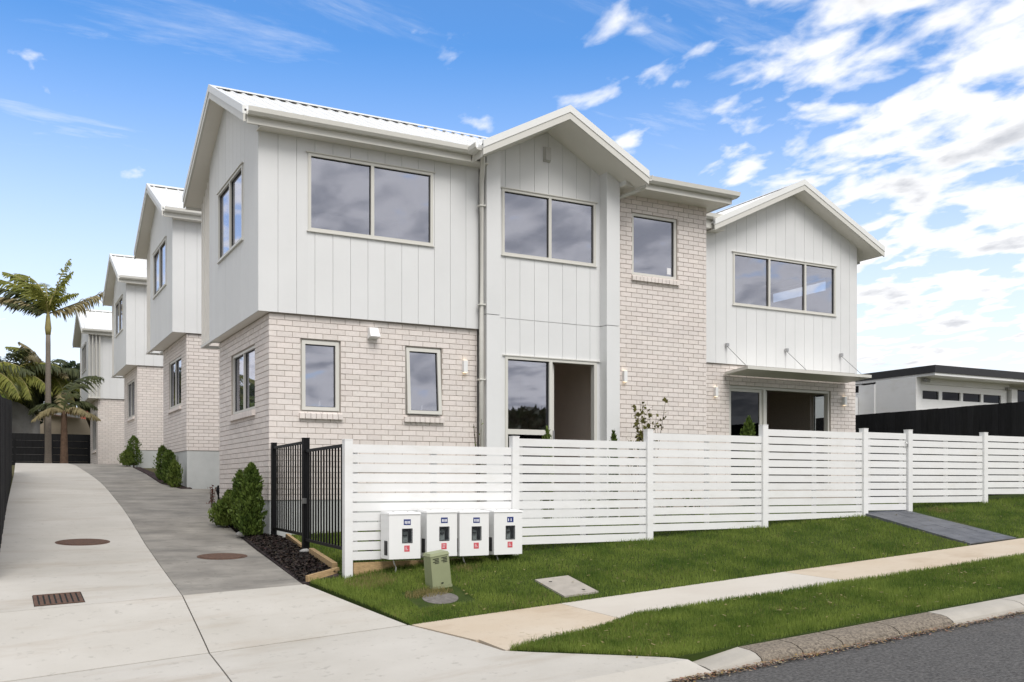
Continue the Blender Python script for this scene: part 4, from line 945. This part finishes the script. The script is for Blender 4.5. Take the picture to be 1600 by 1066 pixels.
# ------------------------------------------------------------------ meter boxes and pillar
def meter_box(x, zt, label, k):
    Y0, Y1 = 10.0, 10.262; w, hgt = .372, .50
    t = thing('meter_box', label, 'meter box', (x, 10.2, zt - hgt), group='meter boxes fixed to the white fence')
    M = Mf(Y0)
    hole = (x + .160, x + .160 + .108, zt - .318, zt - .172)
    mb = MB(); backing(mb, M, x, x + w, zt - hgt, zt - .004, -.012, 0, [hole])
    mb.box(x, x + w, Y1 - .01, Y1, zt - hgt, zt - .004); mb.box(x, x + .012, Y0 + .0125, Y1 - .0105, zt - hgt, zt - .33); mb.box(x, x + .012, Y0 + .0125, Y1 - .0105, zt - .16, zt - .004)
    mb.box(x, x + .012, Y0 + .0125, Y0 + .10, zt - .33, zt - .16) if k == 9 else mb.box(x, x + .012, Y0 + .0125, Y1 - .0105, zt - .329, zt - .161)
    mb.box(x + w - .012, x + w, Y0 + .0125, Y1 - .0105, zt - hgt, zt - .004); mb.box(x + .0125, x + w - .0125, Y0 + .0125, Y1 - .0105, zt - hgt, zt - hgt + .012)
    part('case', mb, 'white_metal', t)
    lid = MB().hexa([(x - .006, Y0 - .010, zt - .006), (x + w + .006, Y0 - .010, zt - .006), (x + w + .006, Y1 + .001, zt - .003), (x - .006, Y1 + .001, zt - .003), (x, Y0 - .004, zt + .012), (x + w, Y0 - .004, zt + .012), (x + w, Y1, zt + .022), (x, Y1, zt + .022)])
    part('lid', lid, 'white_metal', t)
    for xx in (x + .1, x + .27): part('lid_screw', MB().tube([(xx, 10.13, zt + .012), (xx, 10.13, zt + .023)], .012, 8), 'cable', t)
    a, b, c, d = hole
    g_ = MB(); g_.mbox(M, a - .008, b + .008, -.001, .003, d, d + .008); g_.mbox(M, a - .008, b + .008, -.001, .003, c - .008, c); g_.mbox(M, a - .008, a, -.001, .003, c, d); g_.mbox(M, b, b + .008, -.001, .003, c, d)
    wd = part('viewing_window', g_, 'gasket', t)
    part('pane', MB().mbox(M, a, b, -.009, -.006, c, d), 'glass_clear', wd)
    mt = part('meter', MB().box(a + .015, a + .085, Y0 + .06, Y0 + .12, c - .05, d - .03), 'meter_grey', t)
    part('meter_bar', MB().box(a - .01, a + .07, Y0 + .04, Y0 + .058, d - .075, d - .062), 'gasket', mt)
    part('backplate', MB().box(x + .03, x + w - .03, Y1 - .03, Y1 - .012, zt - hgt + .03, zt - .03), 'meter_grey', t)
    bl = part('label_plate', MB().mbox(M, x + .172, x + .255, .0005, .002, zt - .125, zt - .062), 'label_blue', t)
    for q in range(4 if k != 3 else 3):
        if k == 3 and q == 1: continue
        u = x + .184 + q * .017
        part('label_mark', MB().mbox(M, u, u + .011, .0021, .0026, zt - .112 + random.uniform(-.002, .002), zt - .080), 'label_ink', bl)
    rl = part('label_plate', MB().mbox(M, x + .178, x + .242, .0005, .002, zt - .42, zt - .352), 'label_red', t)
    for q in range(3): part('label_mark', MB().mbox(M, x + .190, x + .190 + random.uniform(.02, .04), .0021, .0026, zt - .372 - q * .015, zt - .367 - q * .015), 'label_ink', rl)
    ms_ = Ms(x)
    part('side_vent', MB().mbox(ms_, Y0 + .05, Y0 + .145, .0005, .003, zt - .46, zt - .30).mbox(ms_, Y0 + .07, Y0 + .12, .0031, .006, zt - .44, zt - .33), 'gasket', t)
    part('cable', MB().tube([(x + .09, 10.12, zt - hgt - .0), (x + .10, 10.10, zt - hgt - .06), (x + .12, 10.10, zt - hgt - .10), (x + .11, 10.13, zt - hgt - .22)], .009, 7), 'cable', t, smooth=True)
    return t
meter_box(3.836, -.325, 'white meter box next to the white end post, first of the row', 0)
meter_box(4.285, -.312, 'white meter box standing directly behind the green pillar', 1)
meter_box(4.690, -.318, 'white meter box with no pillar before it, third along from the end post', 2)
meter_box(5.130, -.318, 'white meter box overlapping the second fence post, last of the row', 3)
pl = thing('service_pillar', 'leaning olive green plastic service pillar in the lawn below the meter boxes', 'service pillar', (4.2, 9.47, -1.09))
def tilt(mb):
    o = Vector((4.2, 9.47, -1.09)); m = Matrix.Rotation(R(-7), 4, 'Y') @ Matrix.Rotation(R(4), 4, 'X') @ Matrix.Rotation(R(6), 4, 'Z')
    mb.v = [tuple(o + m @ (Vector(p) - o)) for p in mb.v]; return mb
bx = lambda x0, x1, y0, y1, z0, z1, tp=.0: MB().hexa([(x0, y0, z0), (x1, y0, z0), (x1, y1, z0), (x0, y1, z0), (x0 + tp, y0 + tp, z1), (x1 - tp, y0 + tp, z1), (x1 - tp, y1 - tp, z1), (x0 + tp, y1 - tp, z1)])
part('pillar_body', tilt(bx(4.085, 4.315, 9.40, 9.56, -1.07, -.745, .004)), 'pillar_green', pl)
part('pillar_base', tilt(bx(4.080, 4.320, 9.395, 9.565, -1.20, -1.072)), 'pillar_green', pl)
part('pillar_cap', tilt(bx(4.082, 4.318, 9.397, 9.563, -.744, -.715, .012)), 'pillar_green', pl)
for k in range(4):
    for xx in (4.115, 4.215): part('vent_slot', tilt(MB().box(xx + (.02 if k % 2 else 0), xx + .07, 9.3985, 9.4065, -.775 - k * .016, -.769 - k * .016)), 'dark_slot', pl)
part('lock', tilt(MB().box(4.19, 4.215, 9.393, 9.40, -1.045, -1.035)), 'dark_slot', pl)

# ------------------------------------------------------------------ dark boundary fences
def paling_fence(label, a, b, zf, zt, name='board_fence', w=.15, cap=True, step=None):
    a, b = Vector(a), Vector(b); L_ = (b - a).length; d = (b - a) / L_; s = Vector((-d.y, d.x))
    t = thing(name, label, 'fence', (a.x, a.y, zf(a.x, a.y)))
    n = int(L_ / w)
    for i in range(n):
        p, q = a + d * (i * w + .002), a + d * ((i + 1) * w - .002); j = random.uniform(-.004, .004); o = s * (.011)
        z0 = min(zf(p.x, p.y), zf(q.x, q.y)) - .05; z1 = zt(p.x, p.y) + random.uniform(-.004, .004); jo = s * j
        part('paling', MB().hexa([tuple(p - o + jo) + (z0,), tuple(q - o + jo) + (z0,), tuple(q + o + jo) + (z0,), tuple(p + o + jo) + (z0,), tuple(p - o + jo) + (z1,), tuple(q - o + jo) + (z1,), tuple(q + o + jo) + (z1,), tuple(p + o + jo) + (z1,)]), 'paling', t)
    return t
fz = lambda x, y: drive_z(1, y)
paling_fence('dark stained paling fence running up the side of the driveway', (.02, 12.0), (.47, 30.2), fz, lambda x, y: lerp(y, [(8, .95), (15.7, 1.25), (30.2, 2.32)]))
paling_fence('black paling fence between the end house block and the neighbour garage', (19.0, 9.9), (19.0, 24.0), lambda x, y: lawn_z(18.5, min(y, 14.6)), lambda x, y: 1.73)
rfn = thing('board_fence', 'black fence of wide horizontal boards at the top of the driveway', 'fence', (.8, 50, .75))
for k in range(5): part('fence_board', MB().box(.6, 5.4, 50 - .012 * (k % 2), 50.03, .74 + k * .325, .74 + k * .325 + .318), 'paling', rfn)
for x in (.85, 2.4, 4.0): part('post', MB().box(x, x + .1, 50.032, 50.12, .7, 2.3), 'paling', rfn)

# ------------------------------------------------------------------ neighbour's garage beside the black fence
nb = thing('garage', 'white single-storey garage with black flat roof edge beyond the black paling fence', 'garage', (22.3, 18, 0))
part('roof', MB().box(22.0, 36, 17.30, 30, 2.975, 3.17), 'black_fascia', nb)
part('soffit', MB().box(22.03, 35.9, 17.33, 29.9, 2.90, 2.974), 'white_paint', nb)
Mg = Mf(17.95)
panes = [(22.32, 22.99), (23.12, 23.885), (23.99, 24.76), (24.87, 25.65)]
hl = [(a, b, 2.33, 2.56) for a, b in panes]
wq = MB(); backing(wq, Mg, 22.2, 25.9, -.2, 2.73, -.12, 0, hl)
part('garage_door', wq, 'white_metal', nb)
for a, b in panes: part('door_pane', MB().mbox(Mg, a, b, -.06, -.04, 2.33, 2.56), 'glass_dark', nb)
part('lintel', MB().box(22.2, 25.98, 17.93, 18.1, 2.735, 2.899), 'white_paint', nb)
part('wall', MB().box(22.0, 22.195, 17.90, 19.26, -.2, 2.899).box(21.95, 22.15, 19.262, 19.82, -.2, 2.93 - .1).box(21.6, 22.0, 19.84, 20.4, -.2, 2.50).box(25.99, 26.25, 17.85, 18.2, -.2, 2.75).box(26.26, 36, 18.3, 18.5, -.2, 2.9), 'white_paint', nb)
part('wall', MB().box(22.05, 22.2, 19.83, 29, -.2, 2.60), 'white_paint', nb)
sw = part('side_window', MB().box(22.06, 22.16, 19.83, 29, 2.61, 2.65).box(22.06, 22.16, 19.83, 29, 2.85, 2.88), 'white_paint', nb)
for i in range(6): part('pane', MB().box(22.10, 22.12, 19.85 + i * .42, 20.24 + i * .42, 2.66, 2.845), 'glass_dark', sw)
part('dark_interior', MB().box(22.35, 34, 18.4, 26, -.1, 2.7), 'dark_slot', nb)
part('side_window', MB().box(26.3, 28, 18.2, 18.29, 1.6, 2.8), 'glass_dark', nb)
fl_ = part('flood_light', MB().box(22.32, 22.38, 17.84, 17.93, 2.80, 2.86).hexa([(22.22, 17.74, 2.76), (22.36, 17.74, 2.76), (22.36, 17.84, 2.80), (22.22, 17.84, 2.80), (22.22, 17.72, 2.85), (22.36, 17.72, 2.85), (22.36, 17.83, 2.88), (22.22, 17.83, 2.88)]), 'meter_grey', nb)
part('flood_light', MB().box(25.80, 25.88, 17.82, 17.93, 2.72, 2.80), 'meter_grey', nb)

# ------------------------------------------------------------------ house beyond the rear fence
bh = thing('bungalow', 'beige house with a red tiled roof beyond the black rear fence', 'house', (3.5, 62, .8))
part('wall', MB().prism([(1.0, 60, .8), (6.0, 60, .8), (6.0, 60, 3.55), (1.0, 60, 4.15)], [(1.0, 64, .8), (6.0, 64, .8), (6.0, 64, 3.55), (1.0, 64, 4.15)]), 'beige_wall', bh)
part('barge_board', MB().prism([(1.0, 59.7, 4.17), (4.4, 59.7, 3.74), (4.4, 59.7, 3.90), (1.0, 59.7, 4.33)], [(1.0, 59.98, 4.17), (4.4, 59.98, 3.74), (4.4, 59.98, 3.90), (1.0, 59.98, 4.33)]), 'white_paint', bh)
rt = part('roof', MB().prism([(2.3, 61, 3.72), (9.0, 61, 3.50), (9.0, 64, 4.6), (2.3, 64, 4.6)], [(2.3, 61, 3.60), (9, 61, 3.38), (9, 64, 4.48), (2.3, 64, 4.48)]), 'red_tile', bh)
for i in range(9):
    for j in range(12):
        xa = 2.4 + j * .5 + (i % 2) * .25; za = lerp(i / 9, [(0, 3.735), (1, 4.61)]) - .03 * (1 - i / 9) * (xa - 2.3) * .9
        part('roof_tile', MB().hexa([(xa, 61 + i * .33 - .03, za), (xa + .48, 61 + i * .33 - .03, za - .0), (xa + .48, 61.36 + i * .33, za + .10), (xa, 61.36 + i * .33, za + .10), (xa, 61 + i * .33 - .03, za + .04), (xa + .48, 61 + i * .33 - .03, za + .04), (xa + .48, 61.36 + i * .33, za + .13), (xa, 61.36 + i * .33, za + .13)]), 'red_tile', rt)
tp = MB(); nx, nz_ = 12, 8
for i in range(nx + 1):
    for k in range(nz_ + 1):
        x = .75 + 1.3 * i / nx; z = .8 + (3.2 - .9 * (i / nx) ** 2) * k / nz_
        tp.v.append((x, 51.6 + .35 * mnoise.noise(Vector((x * 2.2, z * 1.1, 0))) + .8 * (k / nz_), z))
for i in range(nx):
    for k in range(nz_): a = i * (nz_ + 1) + k; tp.f.append((a, a + 1, a + nz_ + 2, a + nz_ + 1))
tp.add([(.75, 52.6, .8), (2.05, 52.6, .8), (2.05, 52.6, 2.9), (.75, 52.6, 3.9)], [(0, 1, 2, 3)])
solo('tarpaulin', tp, 'tarp', 'grey tarpaulin draped over something tall behind the rear fence', 'tarpaulin', smooth=True)

# ------------------------------------------------------------------ plants
def leaf_quads(P, size, dirs=None, long=1.6, jit=.8):
    n = len(P); d = RNG.normal(size=(n, 3)) if dirs is None else dirs + RNG.normal(size=(n, 3)) * jit
    d /= np.linalg.norm(d, axis=1)[:, None] + 1e-9
    e = np.cross(d, RNG.normal(size=(n, 3))); e /= np.linalg.norm(e, axis=1)[:, None] + 1e-9
    s = size * RNG.uniform(.6, 1.3, (n, 1))
    return np.stack([P - d * s * long / 2, P + e * s / 2 - d * s * .1, P + d * s * long / 2, P - e * s / 2 - d * s * .1], 1)
def conifer(x, y, z, h, r, m, label, n=3600, group='conifers in the mulch beds', ragged=.25, name='conifer_shrub'):
    t = thing(name, label, 'shrub', (x, y, z), group=group)
    part('trunk', MB().tube([(x, y, z - .05), (x, y, z + h * .75)], [r * .12, r * .03], 7), 'branch', t)
    u = RNG.uniform(0.02, 1, n); a = RNG.uniform(0, 2 * math.pi, n)
    prof = np.interp(u, [0, .12, .4, .75, .92, 1], [.60, .95, 1, .84, .52, .14]) * r
    lob = np.array([1 + ragged * mnoise.noise(Vector((math.cos(q) * 1.6 + x, math.sin(q) * 1.6 + y, w * h * 4))) * 1.4 for q, w in zip(a, u)])
    rr = prof * lob * np.sqrt(RNG.uniform(.25, 1.0, n)); tuft = np.array([mnoise.noise(Vector((math.cos(q) * 5 + x * 3, math.sin(q) * 5, w * h * 9))) for q, w in zip(a, u)]); rr = rr * (1 + .60 * np.clip(tuft, -.6, .8))
    P = np.stack([x + rr * np.cos(a), y + rr * np.sin(a), z + .03 + u * h * (1 + RNG.uniform(-.02, .05, n))], 1)
    dirs = np.stack([np.cos(a) * .5, np.sin(a) * .5, np.full(n, 1.0)], 1)
    fast_obj('crown', leaf_quads(P, .026, dirs, 2.6, .45), m, t)
    return t
conifer(3.44, 14.72, -.80, 1.04, .165, 'thuja', 'tall dark green conifer shrub against the brick corner by the black fence', 7000)
conifer(3.50, 15.75, -.74, .90, .13, 'thuja', 'slim dark conifer shrub tucked behind the tallest one', 3200)
conifer(3.42, 16.35, -.70, .44, .21, 'thuja_light', 'low spreading light green shrub at the edge of the mulch', 3600, ragged=.5)
conifer(3.62, 17.1, -.63, .48, .16, 'thuja_light', 'small light green shrub at the end of the street-front bed', 2200, ragged=.5)
conifer(3.93, 24.75, -.10, .62, .17, 'thuja_light', 'small light conifer shrub at the corner of the second house', 1800)
conifer(3.98, 25.9, -.03, .85, .19, 'thuja', 'conifer shrub in the middle of the second house bed', 2200)
conifer(4.02, 27.3, .08, .90, .18, 'thuja', 'dark conifer shrub furthest up the second house bed', 2200)
conifer(4.14, 34.3, .60, .95, .24, 'thuja', 'dark conifer shrub against the third house corner', 2200)
conifer(3.92, 34.2, .60, .50, .20, 'thuja_light', 'low light green shrub beside the third house conifer', 1500, ragged=.5)
conifer(4.08, 34.9, .62, .62, .18, 'thuja', 'short conifer shrub hard by the third house foundation', 1400)
conifer(12.50, 13.9, -.50, 1.68, .17, 'thuja', 'pointed conifer shrub before the sliding door, its tip above the fence', 3000)
conifer(7.95, 13.6, -.66, 1.49, .10, 'thuja_light', 'slim conifer tip before the entrance window', 1600)
conifer(9.35, 13.75, -.62, 1.45, .09, 'thuja', 'slim conifer tip before the entrance pilaster', 1400)
def twig_shrub(x, y, z, h, label, stems=6, leaves=30, m='shrub_olive', spread=.45, ls=.045, low=.5):
    t = thing('garden_shrub', label, 'shrub', (x, y, z))
    P = []; 
    for i in range(stems):
        a = random.uniform(0, 6.28); tx, ty = x + math.cos(a) * spread * random.uniform(.4, 1), y + math.sin(a) * spread * .5; hh = h * random.uniform(.75, 1)
        pts = [(x + (tx - x) * k ** 1.3 + random.uniform(-.012, .012), y + (ty - y) * k ** 1.3, z + hh * k) for k in (0, .25, .5, .75, 1)]
        part('stem', MB().tube(pts, [.008, .007, .006, .005, .003], 5), 'branch', t)
        for k in range(leaves):
            q = random.uniform(low, 1); j = min(3, int(q * 4)); f_ = q * 4 - j
            b = Vector(pts[j]).lerp(Vector(pts[j + 1]), f_); P.append(b + Vector((random.gauss(0, .035), random.gauss(0, .035), random.gauss(0, .03))))
    P = np.array(P); fast_obj('leaves', leaf_quads(P, ls, None, 1.3), m, t); return t
random.seed(12)
twig_shrub(10.22, 13.9, -.6, 2.15, 'leggy shrub with sparse olive leaves before the brick tower', 8, 30, spread=.42, ls=.062)
twig_shrub(9.50, 13.3, -.62, 1.55, 'low olive shrub just showing above the fence beside the pilaster', 5, 22, spread=.25, ls=.06, low=.7)
twig_shrub(6.85, 13.9, -.7, 1.75, 'thin grassy twig plant at the foot of the downpipe', 5, 7, 'thuja_light', .12, .025)
twig_shrub(3.80, 19.6, -.46, .42, 'little red leaved plant at the end of the brick side wall', 5, 12, 'shrub_red', .16, .04, .2)
for i, (x, y) in enumerate(((3.95, 10.9), (4.5, 11.1), (5.6, 11.2), (7.1, 11.1), (8.3, 11.0), (8.9, 11.1))):
    twig_shrub(x, y, lawn_z(x, y), .55, ['small leafy plant behind the first fence panel next to the gate', 'small leafy plant behind the meter boxes', 'small leafy plant behind the second fence post', 'small leafy plant behind the second fence panel', 'small leafy plant behind the third fence panel', 'second leafy plant behind the third fence panel'][i], 5, 12, 'thuja_light', .18, .05, .2)
# hose tap cover at the end of the wall
hz = MB(); 
hz.tube([(3.86, 19.05, -.5), (3.86, 19.05, -.22), (3.86, 19.05, -.12)], [.05, .05, .085], 10); hz.tube([(3.86, 19.05, -.12), (3.86, 19.05, -.02)], [.085, .055], 10)
solo('garden_tap', hz, 'black_metal', 'black capped garden tap post beyond the end of the side wall', 'tap post', base=(3.86, 19.05, -.5))

def palm(x, y, z, trunk_h, label, fronds, r=.13, shaft=.9, m='palm_green', trunk='bark', flen=2.6, seed=1, shaftm='crownshaft', name='palm_tree'):
    rs = random.Random(seed); t = thing(name, label, 'palm', (x, y, z))
    n = 14; part('trunk', MB().tube([(x, y, z - .1 + (trunk_h + .1) * i / n) for i in range(n + 1)], [r * (1.25 if i == 0 else 1.0 - .35 * i / n) * (1 + (.05 if i % 2 else 0)) for i in range(n + 1)], 12), trunk, t, smooth=True)
    if shaft: part('crownshaft', MB().tube([(x, y, z + trunk_h), (x, y, z + trunk_h + shaft * .3), (x, y, z + trunk_h + shaft * .8), (x, y, z + trunk_h + shaft)], [r * .72, r * .95, r * .6, r * .4], 12), shaftm, t, smooth=True)
    top = Vector((x, y, z + trunk_h + shaft * .93))
    for (az, el, L_, droop, mm) in fronds:
        a = R(az); d = Vector((math.cos(a), math.sin(a), 0)); pts = []
        p = top.copy(); e = R(el); ns = 16
        for k in range(ns + 1):
            pts.append(p.copy()); dirv = d * math.cos(e) + Vector((0, 0, 1)) * math.sin(e); p = p + dirv * (L_ * flen / ns); e -= R(droop) / ns
        fo = part('frond', MB().tube(pts, [.03 * (1 - .85 * k / ns) for k in range(ns + 1)], 5), mm if mm != 'palm_green' else 'crownshaft', t)
        V = []; side = d.cross(Vector((0, 0, 1))).normalized(); nl = 46
        for k in range(3, nl):
            q = k / nl * ns; j = min(ns - 1, int(q)); b = pts[j].lerp(pts[j + 1], q - j); tg = (pts[j + 1] - pts[j]).normalized()
            ll = L_ * flen * .26 * math.sin(math.pi * (.12 + .86 * k / nl)) ** .7
            for s in (-1, 1):
                up = side.cross(tg) * -1
                dr_ = (side * s * .8 + tg * .6 + up * rs.uniform(-.1, .5) + Vector((-.25, 0, -rs.uniform(.05, .8)))).normalized() * ll * rs.uniform(.75, 1.1)
                wv = tg * .025 * (L_ * flen) ** .5; mid = b + dr_ * .55 + Vector((0, 0, .03)); tip = b + dr_ + Vector((0, 0, -.16 * ll))
                V.append([b - wv * .6, b + wv * .6, mid + wv, mid - wv]); V.append([mid - wv, mid + wv, tip + wv * .1, tip - wv * .1])
        fast_obj('leaflets', np.array([[list(c) for c in q] for q in V]), mm, fo)
    return t
# tall palm by the rear fence
palm(1.97, 43, .75, 5.25, 'tall slim palm with a bare ringed trunk before the black rear fence', [(128, 84, 1.0, 85, 'palm_green'), (150, 72, .95, 62, 'palm_green'), (165, 60, .95, 60, 'palm_green'), (175, 46, .98, 55, 'palm_dark'), (182, 32, .92, 48, 'palm_dead'), (195, 20, .60, 25, 'palm_dark'), (16, 76, .90, 12, 'palm_green'), (2, 82, .75, 40, 'palm_green'), (345, 70, .55, 70, 'palm_green'), (4, 26, .95, -4, 'palm_dead'), (240, 80, .62, 90, 'palm_green'), (95, 84, .80, 80, 'palm_green'), (60, 78, .70, 60, 'palm_green')], r=.13, shaft=.9, flen=2.75, seed=3)
palm(2.47, 41.6, .75, 2.1, 'short palm with a rough brown trunk and drooping dead fronds', [(80, 80, .9, 100, 'palm_dead'), (10, 62, .8, 120, 'palm_dark'), (170, 50, .8, 120, 'palm_dark'), (-40, 30, .7, 90, 'palm_dead'), (220, 25, .7, 80, 'palm_dead'), (40, 86, 1.5, 105, 'palm_dark'), (120, 40, .7, 100, 'palm_dark'), (-10, 15, .75, 60, 'palm_dead'), (190, 12, .7, 70, 'palm_dead')], r=.15, shaft=0, trunk='bark_brown', m='palm_dark', flen=1.9, seed=5)
allf = lambda n, s, mm, e0=20, e1=75: [(360 * i / n + random.Random(s + i).uniform(-15, 15), random.Random(s * 3 + i).uniform(e0, e1), random.Random(s * 7 + i).uniform(.75, 1.05), random.Random(s * 5 + i).uniform(60, 110), mm[i % len(mm)]) for i in range(n)]
palm(2.35, 52.5, .7, 4.3, 'leafy palm crown rising directly behind the tall bare trunk', allf(20, 4, ['palm_dark', 'palm_green', 'palm_dead'], -20, 80), r=.15, shaft=.4, flen=2.6, seed=8, m='palm_dark')
palm(.55, 51.5, .7, 4.1, 'bushy green palm over the neighbour fence beside the tarpaulin', allf(22, 9, ['palm_green', 'palm_dark'], -20, 80), r=.14, shaft=.4, flen=3.0, seed=9)
palm(-.5, 42.0, .6, 3.3, 'bushy palm overhanging the dark driveway fence', allf(20, 14, ['palm_green', 'palm_dark', 'palm_green'], -20, 80), r=.14, shaft=.4, flen=2.6, seed=10)
def tree(x, y, z, h, rad, label, m='tree_dark', n=9000, leaf=.16, seed=1, trunk_h=None, cat='tree', name='leafy_tree'):
    rs = random.Random(seed); t = thing(name, label, cat, (x, y, z)); th_ = trunk_h or h * .35
    tk = MB().tube([(x, y, z - .2), (x + .05, y, z + th_ * .5), (x, y, z + th_)], [rad * .10, rad * .07, rad * .055], 8)
    cl_ = []
    for i in range(11):
        a = rs.uniform(0, 6.28); q = rad * rs.uniform(.25, .78); c = Vector((x + q * math.cos(a), y + q * math.sin(a), z + th_ + (h - th_) * rs.uniform(.15, .85))); cl_.append((c, rad * rs.uniform(.30, .52)))
        tk.tube([(x, y, z + th_ * .8), tuple(Vector((x, y, z + th_)).lerp(c, .5) + Vector((0, 0, .15))), tuple(c)], [rad * .04, rad * .025, rad * .01], 5)
    part('trunk', tk, 'branch', t)
    P = []
    per = n // len(cl_)
    for c, r in cl_:
        v = RNG.normal(size=(per, 3)); v /= np.linalg.norm(v, axis=1)[:, None]; q = r * RNG.uniform(.35, 1.0, per) ** .5
        P.append(np.array(c) + v * q[:, None] * np.array([1.1, 1.1, .8]))
    fast_obj('crown', leaf_quads(np.concatenate(P), leaf, None, 1.5), m, t); return t
tree(5.0, 57, .6, 6.6, 2.2, 'dark broadleaf tree between the last house and the red roof', 'tree_dark', 8000, .22, 2)
tree(.8, 56, .6, 5.6, 2.4, 'dark bushy tree behind the palms and tarpaulin', 'tree_dark', 7000, .2, 4)
tree(-.15, 34.5, .3, 2.9, .55, 'light green leafy bush topping the driveway fence', 'thuja_light', 2600, .09, 6, cat='bush', name='leafy_bush')
tree(60.5, 41, .5, 7.2, 2.0, 'spiky green tree rising beyond the garage roof', 'tree_mid', 8000, .35, 7)
tree(44.4, 40, .5, 6.1, .9, 'sparse twiggy treetop beside the gable wall', 'tree_mid', 500, .22, 8)
# trees across the street and over the drive fence, seen in the window glass
tree(30, -26, -.9, 4.7, 4.2, 'broad dark tree across the street, mirrored in the entrance window', 'tree_dark', 9000, .5, 21)
tree(-3.6, 47, .5, 4.1, 2.4, 'green tree over the driveway fence, mirrored in the side windows', 'tree_mid', 9000, .3, 23)
tree(-6, 60, .6, 5.2, 2.8, 'second green tree over the driveway fence, mirrored in the side windows', 'tree_mid', 9000, .3, 24)

# ------------------------------------------------------------------ raise everything so the road lies near zero
for o in bpy.data.objects:
    if o.parent is None and o.name not in ('camera', 'sun'): o.location.z += EYE
